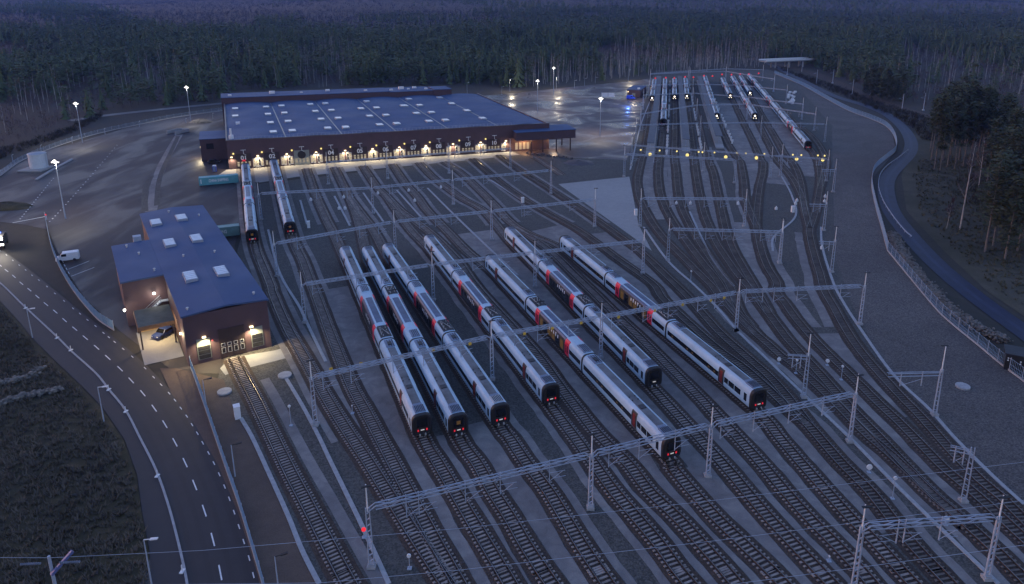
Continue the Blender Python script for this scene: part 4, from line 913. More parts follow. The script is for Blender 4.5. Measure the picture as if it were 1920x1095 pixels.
# ------------------------------------------------------------------ the small wash shed beside the road
B = Frame((-62.9, 116.3), 31.4, -33.2)
shed = thing('maintenance_shed', 'small red brown shed with a T shaped blue roof and six skylights', 'shed')
SZ = 9.5; SW = 14.2; SD = 70.0
fp = [(0, 0), (SW, 0), (SW, SD), (0, SD), (0, 47.3), (-7.6, 47.3), (-7.6, 23.3), (0, 23.3)]
mb = MB(); mb.poly([B.p(u, v, 0)[:2] for u, v in fp], 0, SZ); mb.build('wall', M['wall'], shed)
mb = MB(); e = 0.25
def rz(u): return SZ + 0.04 + 0.55 * (1 - abs(u - SW / 2) / (SW / 2))
for (u0, u1, v0, v1) in ((-e, SW / 2, -e, SD + e), (SW / 2, SW + e, -e, SD + e)):
    pts = [(u0, v0), (u1, v0), (u1, v1), (u0, v1)]
    top = [B.p(u, v, rz(u) + 0.2) for u, v in pts]; bot = [B.p(u, v, rz(u) - 0.12) for u, v in pts]
    mb.add(bot + top, [(3, 2, 1, 0), (4, 5, 6, 7), (0, 1, 5, 4), (1, 2, 6, 5), (2, 3, 7, 6), (3, 0, 4, 7)])
pts = [(-7.6 - e, 23.3 - e), (-e - 0.01, 23.3 - e), (-e - 0.01, 47.3 + e), (-7.6 - e, 47.3 + e)]
zz = lambda u: rz(-e) + (u + e) * 0.02
top = [B.p(u, v, zz(u) + 0.17) for u, v in pts]; bot = [B.p(u, v, zz(u) - 0.15) for u, v in pts]
mb.add(bot + top, [(3, 2, 1, 0), (4, 5, 6, 7), (0, 1, 5, 4), (1, 2, 6, 5), (2, 3, 7, 6), (3, 0, 4, 7)])
sroof = mb.build('roof', M['roof'], shed)
for k, (u, v) in enumerate(((1.2, 2.0), (12.6, 3.0), (4.5, 30.5), (-5.0, 44.5), (-3.2, 38.0), (6.0, 66.0), (12.0, 60.0), (10.5, 30.0), (-1.5, 26.0))):
    mb = MB(); c = B.p(u, v, rz(max(u, 0)) + 0.1); mb.tube(c, c + Vector((0, 0, 0.5)), 0.16, 0.16, 8); mb.tube(c + Vector((0, 0, 0.5)), c + Vector((0, 0, 0.62)), 0.28, 0.2, 8); mb.build('roof_vent', M['paleframe'], sroof)
for i, (u, v, w, l) in enumerate(((2.3, 58.8, 2.3, 4.6), (7.9, 58.8, 2.3, 4.6), (3.1, 41, 2.2, 5.0), (8.5, 40.6, 2.2, 5.0), (3.9, 17.4, 2.2, 5.2), (9.5, 17.0, 2.2, 5.2))):
    z = rz(u) + 0.1
    mb = MB(); mb.box(u - w / 2, u + w / 2, v - l / 2, v + l / 2, z, z + 0.6, 0, B.M); s = mb.build('skylight', M['skyframe'], sroof)
    for k in range(5):
        a = v - l / 2 + 0.15 + k * (l - 0.3) / 5
        mb = MB(); mb.box(u - w / 2 + 0.15, u + w / 2 - 0.15, a + 0.13, a + (l - 0.3) / 5 - 0.13, z + 0.6, z + 0.68, 0, B.M); mb.build('skylight_pane', M['skyglass'], s)
mb = MB(); mb.box(-3.4, -1.8, 48.2, 49.6, 0, 10.6, 0, B.M); mb.box(-2.9, -2.5, 49.7, 56, 4.5, 4.9, 0, B.M); mb.build('vent_duct', M['steel'], shed)
# gate with small panes
mb = MB(); mb.box(5.35, 9.75, 0.02, 0.14, 0.05, 5.7, 0, B.F); gate = mb.build('gate', M['walldark'], shed)
for k in range(4):
    x = 5.95 + k * 1.07
    for z0, z1 in ((1.0, 2.1), (2.35, 2.95)):
        mb = MB(); mb.box(x - 0.34, x + 0.34, 0.14, 0.17, z0, z1, 0, B.F); p = mb.build('pane_frame', M['paleframe'], gate)
        mb = MB(); mb.box(x - 0.26, x + 0.26, 0.17, 0.18, z0 + 0.08, z1 - 0.08, 0, B.F); mb.build('pane', M['window'], p)
mb = MB(); mb.box(7.53, 7.57, 0.141, 0.16, 0.1, 5.65, 0, B.F); mb.build('gate_joint', M['black'], gate)
for a, b_ in ((1.7, 3.9), (10.8, 12.9)):
    mb = MB(); mb.box(a, b_, 0.02, 0.09, 0.7, 4.7, 0, B.F); p = mb.build('window_panel', M['greypanel'], shed)
    mb = MB()
    for k in range(3): mb.box(a + 0.12, b_ - 0.12, 0.09, 0.12, 0.8 + k * 0.85, 1.55 + k * 0.85, 0, B.F)
    mb.build('window', M['window'], p)
for u in (3.0, 11.0):
    mb = MB(); mb.box(u - 0.3, u + 0.3, 0.03, 0.5, 4.9, 5.08, 0, B.F); mb.build('wall_lamp', M['lamp'], shed); lamp_light(B.f(u, 0.75, 4.8), 420, (1.0, 0.8, 0.45), 0.12, 155, (B.N.x * 0.3, B.N.y * 0.3, -1))
mb = MB(); mb.sphere(B.f(4.3, 0.2, 4.0), 0.12); mb.build('red_lamp', M['redlamp'], shed)
mb = MB(); mb.box(-0.4, -0.05, 4.2, 4.7, 4.4, 4.7, 0, B.M); mb.build('wall_lamp', M['lamp'], shed); lamp_light(B.p(-0.8, 4.5, 4.3), 60, (1.0, 0.82, 0.5), 0.12)
# outside stair on the wing wall
st = MB()
for k in range(10): st.box(-5.6 + k * 0.42, -5.2 + k * 0.42, 21.9, 23.0, 1.2 + k * 0.32, 1.28 + k * 0.32, 0, B.M)
for v in (21.85, 23.05):
    st.bar(B.p(-5.6, v, 1.1), B.p(-1.4, v, 4.4), 0.08, 0.22); st.bar(B.p(-5.6, v, 2.1), B.p(-1.4, v, 5.4), 0.06)
st.box(-1.4, -0.1, 21.9, 23.0, 4.3, 4.4, 0, B.M)
for k in range(6): st.bar(B.p(-5.6 + k * 0.84, 21.85, 1.1 + k * 0.66), B.p(-5.6 + k * 0.84, 21.85, 2.1 + k * 0.66), 0.05)
st.build('outside_stair', M['steel'], shed)
for u, v, z, wt in ((-2.4, 22.6, 6.2, 30), (-7.9, 20.8, 4.6, 45)):
    mb = MB(); mb.sphere(B.p(u, v, z), 0.24, 8, 6); mb.build('wall_lamp', M['lampwhite'], shed); lamp_light(B.p(u, v - 0.5, z - 0.3), wt, (1.0, 0.9, 0.7), 0.2)
# lean-to carport
cp = thing('lean_to_carport', 'lit lean-to carport against the left side of the shed', 'carport')
mb = MB(); mb.box(-6.4, -0.3, 10.9, 19.4, 4.4, 4.65, 0, B.M); mb.build('roof', mat('mossy_carport_roof', (0.11, 0.125, 0.1), 0.8, var=0.3, scale=0.4), cp)
mb = MB(); mb.box(-6.4, -0.3, 10.7, 10.9, 3.9, 4.65, 0, B.M); mb.box(-6.55, -6.4, 10.7, 19.4, 3.9, 4.65, 0, B.M); mb.build('fascia', mat('brown_timber', (0.2, 0.11, 0.06), 0.7), cp)
for v in (11.1, 19.0):
    for u in (-6.2, -0.6):
        mb = MB(); mb.box(u - 0.12, u + 0.12, v - 0.12, v + 0.12, 0, 4.4, 0, B.M); mb.build('post', M['walldark'], cp)
mb = MB(); mb.box(-6.4, -0.3, 19.2, 19.4, 0, 4.3, 0, B.M); mb.build('back_wall', mat('plywood', (0.4, 0.27, 0.14), 0.7), cp)
mb = MB(); mb.box(-4.5, -2.5, 13.5, 13.7, 4.2, 4.3, 0, B.M); mb.build('light_strip', M['lamp'], cp); lamp_light(B.p(-3.4, 13.6, 4.0), 210, (1.0, 0.72, 0.36), 0.4)
structure('carport_floor', (lambda mb: (mb.add([(*B.p(u, v, 0)[:2], -0.02) for u, v in ((-6.6, 4.5), (-0.2, 4.5), (-0.2, 19.4), (-6.6, 19.4))], [(0, 1, 2, 3)]), mb)[1])(MB()), M['concrete'])
def crate(name, c, s, m, lab, cat, rz_=0.0, grp=None):
    mb = MB(); mb.box(-s[0] / 2, s[0] / 2, -s[1] / 2, s[1] / 2, 0.12, s[2]); mb.box(-s[0] / 2, s[0] / 2, -s[1] / 2, -s[1] / 2 + 0.1, 0, 0.12); mb.box(-s[0] / 2, s[0] / 2, s[1] / 2 - 0.1, s[1] / 2, 0, 0.12); mb.box(-s[0] / 2 - 0.04, s[0] / 2 + 0.04, -s[1] / 2 - 0.04, s[1] / 2 + 0.04, s[2], s[2] + 0.07)
    return tag(mb.build(name, m, None, c, rz_), lab, cat, grp)
# ------------------------------------------------------------------ freight containers
def container(px0, px1, m, lab):
    a = at(*px0); b = at(*px1); d = (b - a).normalized(); L = 12.19; W = 2.44; Hh = 2.75
    root = thing('freight_container', lab, 'container', tuple(a), math.atan2(d.y, d.x), 'freight containers by the hall')
    mb = MB(); mb.box(0.06, L - 0.06, 0.06, W - 0.06, 0.2, Hh - 0.05)
    for k in range(40):
        x = 0.25 + k * (L - 0.5) / 40; mb.box(x, x + 0.15, 0.02, 0.06, 0.3, Hh - 0.15); mb.box(x, x + 0.15, W - 0.06, W - 0.02, 0.3, Hh - 0.15)
        if k % 2: mb.box(x, x + 0.15, 0.15, W - 0.15, Hh - 0.05, Hh - 0.02)
    mb.build('corrugated_shell', m, root)
    mb = MB()
    for x in (0, L - 0.14):
        for y in (0, W - 0.14): mb.box(x, x + 0.14, y, y + 0.14, 0.12, Hh)
    for y in (0, W - 0.12):
        for z in (0.12, Hh - 0.12): mb.box(0.14, L - 0.14, y, y + 0.12, z, z + 0.12)
    for x in (0, L - 0.12):
        for z in (0.12, Hh - 0.12): mb.box(x, x + 0.12, 0.14, W - 0.14, z, z + 0.12)
    mb.build('frame', m, root)
    mb = MB(); mb.box(L + 0.001, L + 0.05, 0.16, W / 2 - 0.02, 0.3, Hh - 0.2); mb.box(L + 0.001, L + 0.05, W / 2 + 0.02, W - 0.16, 0.3, Hh - 0.2)
    for y in (0.5, 0.9, 1.55, 1.95): mb.tube((L + 0.08, y, 0.3), (L + 0.08, y, Hh - 0.2), 0.03, 0.03, 6)
    mb.build('door', m, root)
    t = text_obj('CHINA SHIPPING', 0.98, Matrix(((0.82, 0, 0, L / 2), (0, 0, -1, 0.0), (0, 1.4, 0, Hh / 2 + 0.1), (0, 0, 0, 1))), M['white'], root, 'lettering')
    mb = MB(); mb.box(0.5, 0.75, 0.0, 0.02, 0.7, 2.2); mb.build('white_mark', M['white'], root)
container((374, 349), (443, 343), M['teal'], 'bright teal freight container in front of the left end of the hall')
g2 = at(449.5, 441.5); dd = (at(443, 343) - at(374, 349)).normalized(); g1 = g2 - dd * 12.19
def topx(p):
    return p
SHW = g1
root = None
a0 = SHW
def cont_world(a, m, lab):
    pass
_at = at
def at(x, y, z=0.0):
    if (x, y) == (-1, 1): return g1.copy()
    if (x, y) == (-1, 2): return g2.copy()
    return _at(x, y, z)
container((-1, 1), (-1, 2), M['paleteal'], 'faded grey green freight container half hidden behind the shed roof')
at = _at

# ------------------------------------------------------------------ tank on its concrete pad
p = at(74, 316)
tank = thing('storage_tank', 'white round storage tank on a concrete pad at the left edge of the yard', 'tank', tuple(p))
mb = MB(); mb.tube((0, 0, 0.5), (0, 0, 5.6), 2.9, 2.9, 32); mb.tube((0, 0, 5.6), (0, 0, 5.8), 3.05, 3.0, 32); mb.build('shell', mat('pale_tank_paint', (0.55, 0.6, 0.64), 0.5, var=0.1), tank)
mb = MB(); mb.tube((0, 0, 5.8), (0, 0, 6.3), 3.0, 0.6, 32); mb.build('lid', mat('grey_tank_lid', (0.28, 0.31, 0.36), 0.5, var=0.15), tank)
mb = MB(); mb.box(-4.5, 4.0, -5.5, 2.6, 0.0, 0.5); mb.build('pad', M['concrete'], tank)
mb = MB(); mb.bar((3.1, -0.3, 0.4), (3.1, -0.3, 5.9), 0.06); mb.bar((3.1, 0.3, 0.4), (3.1, 0.3, 5.9), 0.06)
for k in range(14): mb.bar((3.1, -0.3, 0.7 + k * 0.35), (3.1, 0.3, 0.7 + k * 0.35), 0.05)
mb.build('ladder', M['steel'], tank)
sheet('tank_hardstand', [(35, 327), (62, 331), (95, 326), (122, 303), (105, 298), (70, 305)], -0.03, M['gravel'])
mb = MB(); ribbon(mb, smooth(ats(tl(0, 200, K4, [(270, 548), (400, 470), (540, 395)])), 2), -0.4, 0.4, -0.04, 0.4); tag(mb.build('low_concrete_wall', M['track_con']), 'low pale concrete wall beside the round tank', 'low wall')

# ------------------------------------------------------------------ tall floodlight masts
def flood(px, lab, lit, ht=17.0, watts=1500):
    p = at(*px); root = thing('floodlight_mast', lab, 'lamp post', tuple(p), 0, 'tall yard floodlight masts')
    mb = MB(); mb.tube((0, 0, 0), (0, 0, ht), 0.19, 0.09, 8); mb.build('pole', M['steel'], root)
    mb = MB(); mb.bar((-0.7, 0, ht), (0.7, 0, ht), 0.1); mb.build('crossarm', M['steel'], root)
    for s in (-1, 1):
        mb = MB(); mb.box(s * 0.7 - 0.3, s * 0.7 + 0.3, -0.25, 0.25, ht - 0.18, ht + 0.04); l = mb.build('lamp_head', M['steel_pale'], root)
        mb = MB(); mb.box(s * 0.7 - 0.26, s * 0.7 + 0.26, -0.3, 0.2, ht - 0.24, ht - 0.185); mb.build('lamp_glass', M['lampwhite'] if lit else M['skyglass'], l)
    if lit:
        mb = MB(); mb.sphere((0, -0.3, ht + 0.1), 0.42, 8, 6); mb.build('lit_globe', M['lampwhite'], root)
        lamp_light(p + Vector((0, 0, ht - 0.5)), watts, (1.0, 0.9, 0.72), 0.3, 130)
flood((155, 268), 'tall lit floodlight mast at the forest edge left of the hall', True)
flood((123, 410), 'tall lit floodlight mast nearest the camera, beside the round tank', True)
flood((358, 228), 'tall lit floodlight mast just left of the hall roof', True)
flood((1125, 255), 'tall lit floodlight mast alone in the middle of the muddy yard', True, 17, 2200)
flood((1008, 212), 'tall lit floodlight mast at the left side of the muddy yard', True)
flood((1038, 180), 'tallest looking lit floodlight mast before the forest behind the muddy yard', True)
def postlamp(px, lab, ht, lit=False, arm=(1.2, 0), grp='street lamps along the road', head=None, watts=200):
    p = at(*px); root = thing('street_lamp', lab, 'street lamp', tuple(p), 0, grp)
    mb = MB(); mb.tube((0, 0, 0), (0, 0, ht), 0.1, 0.06, 8); mb.build('pole', M['steel'], root)
    mb = MB(); mb.bar((0, 0, ht - 0.03), (arm[0], arm[1], ht + 0.1), 0.08); mb.bar((arm[0] * 0.6, arm[1] * 0.6, ht + 0.06), (arm[0] * 1.3, arm[1] * 1.3, ht + 0.16), 0.32, 0.12); mb.build('lamp_head', head or M['steel_pale'], root)
    if lit: lamp_light(p + Vector((arm[0], arm[1], ht - 0.2)), watts, (1.0, 0.85, 0.6), 0.2)
postlamp((61, 633), 'street lamp on the far left of the road, near the stone ridge', 6.0)
postlamp((195, 790), 'street lamp left of the road, second from the bottom', 6.0)
postlamp((285, 1100), 'street lamp left of the road at the bottom of the photo', 6.4)
postlamp((388, 770), 'unlit black headed lamp by the fence in front of the shed', 5.5, arm=(1.0, 0.3), head=M['black'], grp='lamps along the yard fence')
postlamp((441, 893), 'unlit black headed lamp midway along the yard fence', 5.0, arm=(1.0, 0.3), head=M['black'], grp='lamps along the yard fence')
postlamp((524, 1120), 'unlit black headed lamp at the bottom end of the yard fence', 5.5, arm=(1.0, 0.3), head=M['black'], grp='lamps along the yard fence')
for i, (x, y, h) in enumerate([(956, 172, 8), (1043, 168, 8), (1077, 165, 5), (1096, 161, 5), (941, 178, 5), (876, 176, 7), (1116, 156, 4), (1178, 152, 8)]):
    postlamp((x, y), 'slim lamp post along the forest edge behind the muddy yard', h, i in (0, 1, 7), grp='slim lamps at the edge of the muddy yard', watts=500)
for x, y in tl(0, 200, K4, [(97, 410), (308, 335), (540, 272), (785, 205), (1042, 150), (1390, 128), (1590, 90)]):
    postlamp((x, y), 'short marker lamp on the bank behind the left yard', 2.6, arm=(0.4, 0), grp='short lamps on the bank behind the left yard')
# kerb delineators along the road
for x, y in ((48, 578), (133, 657), (107, 634), (204, 731), (236, 772), (295, 893), (342, 1072)):
    p = at(x, y); mb = MB(); mb.bar((0, 0, 0.0), (0, 0, 0.95), 0.14, 0.08); mb.box(-0.22, 0.22, -0.35, 0.35, 0, 0.14)
    tag(mb.build('delineator', M['white'], None, tuple(p)), 'white delineator post standing on the road kerb', 'delineator', 'white delineators on the road kerb')
# power line over the bottom corner
pt = at(92, 1046, 13.0)
pole = thing('power_pole', 'steel power pole with insulator strings at the bottom left corner', 'power pole', (pt.x, pt.y, 0))
mb = MB(); mb.tube((0, 0, 0), (0, 0, 13.2), 0.22, 0.14, 8); mb.build('pole', M['steel'], pole)
mb = MB(); mb.bar((0.2, -0.4, 11.4), (1.6, 1.0, 12.9), 0.28, 0.28); mb.build('brace', mat('blue_steel', (0.1, 0.13, 0.3), 0.5), pole)
wires = [[(-40, 1045), (92, 1046), (380, 1032), (860, 991), (1340, 938), (1807, 880), (1990, 858)], [(-40, 1100), (600, 1093), (860, 1069), (1340, 1014), (1820, 952), (1990, 928)], [(900, 1160), (1385, 1094), (1820, 1036), (1990, 1012)]]
for i, wr in enumerate(wires):
    mb = MB(); pp = [at(x, y, 12.4) for x, y in wr]
    for a, b in zip(pp, pp[1:]): mb.tube(a, b, 0.022, 0.022, 5)
    tag(mb.build('power_line', M['steel']), ['power line wire tied to the steel pole, uppermost of the three', 'middle power line wire crossing the bottom of the photo', 'lowest power line wire, in the lower right corner only'][i], 'power line', 'power line wires')
mb = MB()
for s in (-1, 1):
    a = Vector((s * 0.3, 0, 12.4)); d = (at(380, 1032, 12.4) - at(92, 1046, 12.4)).normalized() * s
    for k in range(12): mb.tube(a + d * (0.6 + k * 0.16), a + d * (0.66 + k * 0.16), 0.12, 0.12, 8)
mb.build('insulator_string', M['bluegrey'], pole)
# ------------------------------------------------------------------ fences
def fence(px, lab, ht=2.1, step=2.8, dense=False, base=True, grp='mesh fences round the yard', m=None):
    c = smooth(ats(px), step); root = thing('mesh_fence', lab, 'fence', (0, 0, 0), 0, grp)
    mb = MB()
    for a, b in zip(c, c[1:]):
        A = Vector((a.x, a.y, 0)); Bq = Vector((b.x, b.y, 0)); L = (Bq - A).length
        for z in (0.12, 0.7, 1.3, ht - 0.06): mb.bar(A + Vector((0, 0, z)), Bq + Vector((0, 0, z)), 0.035)
        k = 14 if dense else 8
        for j in range(1, k): 
            P = A.lerp(Bq, j / k); mb.bar(P + Vector((0, 0, 0.1)), P + Vector((0, 0, ht)), 0.04 if dense else 0.03)
    mb.build('mesh_panel', m or M['mesh'], root)
    if base:
        mb = MB(); ribbon(mb, c, -0.08, 0.08, -0.05, 0.28); mb.build('plinth', M['track_con'], root)
    pm = None
    for i, p in enumerate(c):
        if i < 98:
            if pm is None: q = MB(); q.bar((0, 0, -0.05), (0, 0, ht + 0.15), 0.09); pm = q.mesh('post', M['steel'])
            link('post', pm, root, (p.x, p.y, 0))
    if len(c) > 98:
        q = MB()
        for p in c[98:]: q.bar((p.x, p.y, -0.05), (p.x, p.y, ht + 0.15), 0.09)
        o = q.build('post_row', M['steel'], root); o['kind'] = 'stuff'
FR = Q2((1120, 0), (1230, 110), (1350, 230), (1470, 330), (1570, 410), (1700, 520), (1790, 590), (1911, 680))
fence([(1664, 470)] + FR[1:] + [(2010, 790)], 'tall mesh fence with pale posts along the gravel slope, below the stone wall', 2.4, 3.2)
fence([(1452, 138), (1500, 158), (1545, 183), (1590, 207), (1630, 222), (1660, 236), (1676, 255), (1680, 281), (1662, 298), (1640, 318), (1634, 345), (1641, 385), (1652, 425), (1664, 470)], 'long winding mesh fence between the far sidings and the service road', 2.3, 3.4, True)
fence([(358, 690), (378, 745), (402, 815), (424, 880), (447, 945), (470, 1020), (492, 1095), (503, 1140)], 'mesh fence running down between the public road and the shed track', 2.2, 2.8, True)
fence(tl(0, 400, 3.65, [(312, 40), (330, 130), (350, 220), (385, 320), (440, 430), (510, 540), (590, 640), (680, 735), (780, 800)]), 'mesh fence curving past the parked white van', 2.0, 2.8, True)
fence([(-40, 345), (0, 330), (40, 302), (100, 277), (175, 253), (250, 236), (330, 220), (424, 207)], 'dark mesh fence along the bank behind the left yard', 1.8, 4.0)
# guard rail by the service road
def rail(px, lab):
    c = smooth(ats(px), 2.0); root = thing('guard_rail', lab, 'guard rail'); mb = MB(); ribbon(mb, c, -0.05, 0.05, 0.5, 0.8); mb.build('rail_beam', M['steel'], root)
    for p in c[::2]:
        mb = MB(); mb.bar((p.x, p.y, 0), (p.x, p.y, 0.7), 0.1); mb.build('post', M['steel'], root)
rail([(1703, 283), (1684, 298), (1662, 314), (1650, 330), (1647, 352), (1656, 380), (1675, 410), (1696, 436), (1709, 447)], 'steel guard rail on the inside of the service road bend')
# dry stone ridges
def stones(px, lab, n, w, h):
    c = smooth(ats(px), 0.6); root = MB(); rr = random.Random(n)
    for i in range(n):
        p = c[rr.randrange(len(c))]; r = rr.uniform(0.14, 0.34); q = (p.x + rr.gauss(0, w * 0.45), p.y + rr.gauss(0, w * 0.45), rr.uniform(0.1, h))
        rings = []
        for j in range(1, 4):
            t = math.pi * j / 4; rings.append([(q[0] + r * math.sin(t) * math.cos(k * 1.047 + 0.4) * rr.uniform(0.75, 1.2), q[1] + r * math.sin(t) * math.sin(k * 1.047 + 0.4) * rr.uniform(0.75, 1.2), q[2] - r * 0.8 * math.cos(t)) for k in range(6)])
        root.loft(rings)
    tag(root.build('stone_wall', M['stone']), lab, 'stone wall', 'dry stone ridges')
stones([(1674, 442), (1686, 468), (1712, 508), (1748, 550), (1790, 590), (1832, 618), (1880, 640)], 'long rubble stone wall between the mesh fence and the service road', 3600, 1.5, 1.1)
stones([(-20, 765), (20, 752), (60, 742), (108, 734)], 'lower rubble ridge on the grass bank left of the road', 420, 0.8, 0.6)
stones([(-10, 722), (30, 715), (60, 706), (76, 694)], 'upper rubble ridge on the grass bank left of the road', 320, 0.8, 0.6)
# dark signal cabin on the right
p = at(1898, 690); cb = thing('signal_cabin', 'black equipment cabin with white round lamps, by the fence at the right edge', 'cabin', tuple(p), R(-28))
mb = MB(); mb.box(-1.4, 5, -1.2, 2.4, 0, 3.0); mb.build('wall', M['black'], cb)
mb = MB(); mb.box(-1.6, 5.2, -1.4, 2.6, 3.0, 3.2); mb.build('roof', M['roofdark'], cb)
for i, (x, z) in enumerate(((-1.0, 2.3), (-0.6, 2.3), (-1.0, 1.9), (0.9, 2.0), (0.9, 1.6))):
    mb = MB(); mb.tube((x, -1.22, z), (x, -1.27, z), 0.13, 0.13, 10); mb.build('round_lamp', M['skyglass'], cb)
# ------------------------------------------------------------------ road bridge beyond the sidings
a = at(1432, 128); b = at(1518, 124)
br = thing('road_bridge', 'pale concrete road bridge on piers at the far end of the yard', 'bridge')
d = (b - a).normalized(); n = Vector((-d.y, d.x, 0)); L = (b - a).length; zb = 5.6
mb = MB(); mb.bar(a + Vector((0, 0, zb)) - d * 2, b + Vector((0, 0, zb)) + d * 2, 9.0, 1.0); mb.build('deck', M['concrete'], br)
for s in (-1, 1):
    mb = MB(); mb.bar(a + n * (s * 4.6) + Vector((0, 0, zb + 0.9)) - d * 2, b + n * (s * 4.6) + Vector((0, 0, zb + 0.9)) + d * 2, 0.25, 1.3); mb.build('parapet', M['white'], br)
for t in (0.2, 0.5, 0.8):
    for s in (-1, 1):
        q = a.lerp(b, t) + n * (s * 2.6); mb = MB(); mb.box(q.x - 0.5, q.x + 0.5, q.y - 0.5, q.y + 0.5, -0.1, zb - 0.5); mb.build('pier', M['concrete'], br)
# catenary masts of the main line
for x, y in tl(1280, 0, 3, [(588, 420), (668, 415), (752, 470), (843, 468), (953, 532), (1055, 535), (1232, 625), (1353, 620), (510, 515)]):
    p = at(x, y); mb = MB(); mb.tube((0, 0, 0), (0, 0, 9.5), 0.2, 0.13, 8); mb.bar((0, 0, 7.4), (-2.6, -0.5, 7.0), 0.08); mb.bar((0, 0, 6.2), (-2.6, -0.5, 7.0), 0.06); mb.box(-0.5, 0.5, -0.5, 0.5, -0.1, 0.5)
    tag(mb.build('main_line_mast', M['steel'], None, tuple(p)), 'pale catenary mast along the main line behind the far sidings', 'catenary mast', 'catenary masts of the main line')
# ------------------------------------------------------------------ service platforms of the far sidings
for (pl_, lab, w) in ((S1((330, 880), (395, 400), (405, 250)), 'leftmost long grey service platform of the far sidings', 3.4), (S1((645, 845), (610, 450), (590, 250)), 'middle long grey service platform of the far sidings', 3.4), (S1((940, 815), (850, 540), (765, 250)), 'rightmost long grey service platform of the far sidings', 3.4)):
    c = smooth(ats(pl_), 4); root = thing('service_platform', lab, 'platform', (0, 0, 0), 0, 'service platforms of the far sidings')
    mb = MB(); ribbon(mb, c, -w / 2, w / 2, 0.0, 0.9); mb.build('deck', M['concrete'], root)
    mb = MB(); ribbon(mb, c, -w / 2 + 0.2, w / 2 - 0.2, 3.6, 3.85); mb.build('roof', mat('flat_platform_roof', (0.1, 0.11, 0.13), 0.7, var=0.15, scale=0.3), root)
    T = tangents(c)
    for i in range(0, len(c), 4):
        mb = MB(); mb.bar((c[i].x, c[i].y, 0.9), (c[i].x, c[i].y, 3.6), 0.2); mb.build('column', M['steel'], root)
    e = c[0] - T[0] * 8.5
    mb = MB(); ribbon(mb, [e, c[0]], -w / 2, w / 2, 0.0, 0.55); mb.build('end_ramp', M['concrete'], root)
# white service posts between the far tracks
sp = MB(); sp.tube((0, 0, 0), (0, 0, 1.5), 0.32, 0.32, 8); sp.box(-0.45, 0.45, -0.25, 0.25, 0.9, 1.8); spm = sp.mesh('service_post', M['white'])
pts = S1(*[(508 - 1.4 * i, 268 + 27.5 * i) for i in range(24)], *[(673 + 5.0 * i, 275 + 27 * i) for i in range(23)], *[(835 + 11.8 * i, 255 + 29 * i) for i in range(21)])
for i, (x, y) in enumerate(pts):
    if (i * 7) % 5 < 4: tag(link('service_post', spm, None, tuple(at(x, y))), 'small white service post between two tracks of the far sidings', 'service post', 'white service posts of the far sidings')
# white cabinets, balises and point indicators
def cabinet(px, lab, s=(0.9, 0.6, 1.7), rz_=0.3): crate('white_cabinet', tuple(at(*px)), s, M['white'], lab, 'cabinet', rz_, 'white lineside cabinets')
cabinet((446, 783), 'white cabinet on the verge in front of the shed, by its track', (0.9, 1.1, 2.1), 0.5)
cabinet((579, 427), 'white cabinet at the end of a short trough near the second hall train', (0.8, 0.7, 1.9))
cabinet((980, 380), 'white cabinet at the end of the trough before the door numbered 09')
cabinet((1192, 404), 'white cabinet at the edge of the pale concrete pad', (0.8, 0.7, 1.9))
cabinet((1486, 398), 'white cabinet on the dark gravel island between curved tracks', (0.9, 0.7, 1.9))
def post_sign(px, lab, ht, disc=0.4, m=None, cat='signal', grp='low lineside signals'):
    p = at(*px); root = thing('lineside_signal', lab, cat, tuple(p), 0, grp)
    mb = MB(); mb.tube((0, 0, 0), (0, 0, ht), 0.06, 0.05, 6); mb.box(-0.25, 0.25, -0.25, 0.25, 0, 0.12); mb.build('post', M['steel'], root)
    mb = MB(); mb.tube((0, -0.08, ht), (0, 0.08, ht), disc, disc, 12); mb.build('signal_head', m or M['white'], root)
post_sign((1629, 886), 'white disc signal on the gravel patch right of the trains', 0.9)
post_sign((1772, 984), 'white disc signal beside the double track, lower right', 0.9)
post_sign((1460, 682), 'white disc signal left of the upper double track', 0.9, 0.35)
post_sign((1551, 685), 'white disc signal on the pale strip between the double tracks', 0.9, 0.35)
post_sign((1673, 935), 'tall thin signal post beside the diagonal trough', 3.2, 0.25)
post_sign((1577, 712), 'thin post with a bright lamp head between the double tracks', 2.6, 0.22)
post_sign((1492, 700), 'thin post with a bright lamp head left of the upper double track', 2.6, 0.22)
post_sign((1295, 528), 'thin signal post on a gravel mound right of the rightmost train', 2.6, 0.2)
post_sign((546, 798), 'thin signal post on a pale patch beside the shed track', 3.4, 0.22)
post_sign((768, 1066), 'leaning white signal at the bottom of the yard, left of the double switch', 1.8, 0.25)
post_sign((661, 775), 'thin white marker at the pale tip between two tracks left of the trains', 1.4, 0.1)
post_sign((1554, 1052), 'small white marker between two tracks at the lower right', 0.7, 0.1)
post_sign((683, 1008), 'red round signal low on the nearest left mast', 1.2, 0.27, M['redlamp'])
for i, (x, y) in enumerate(P7((815, 285), (1070, 255), (1300, 235), (1540, 210), (570, 305), (780, 370), (825, 370), (1345, 310)) + Q1((1215, 410), (1370, 350), (1360, 372), (1580, 320), (1575, 355), (930, 372), (1555, 705), (470, 370), (575, 370))):
    p = at(x, y); mb = MB(); mb.box(-0.35, 0.35, -0.25, 0.25, 0, 0.7); mb.tube((0, 0, 0.7), (0, 0, 1.1), 0.2, 0.15, 8)
    tag(mb.build('point_machine', M['white'], None, tuple(p)), 'small white point machine beside a switch', 'point machine', 'white point machines beside the switches')
for i, (x, y, lab) in enumerate([(421, 735, 'round pale manhole cover on the lit verge by the shed track'), (534, 704, 'round pale manhole cover at the head of the long trough'), (1805, 725, 'round manhole cover at the right edge of the yard')]):
    p = at(x, y); mb = MB(); mb.tube((0, 0, -0.05), (0, 0, 0.22), 1.15, 1.15, 20); tag(mb.build('manhole_cover', M['track_con'], None, tuple(p)), lab, 'manhole cover')
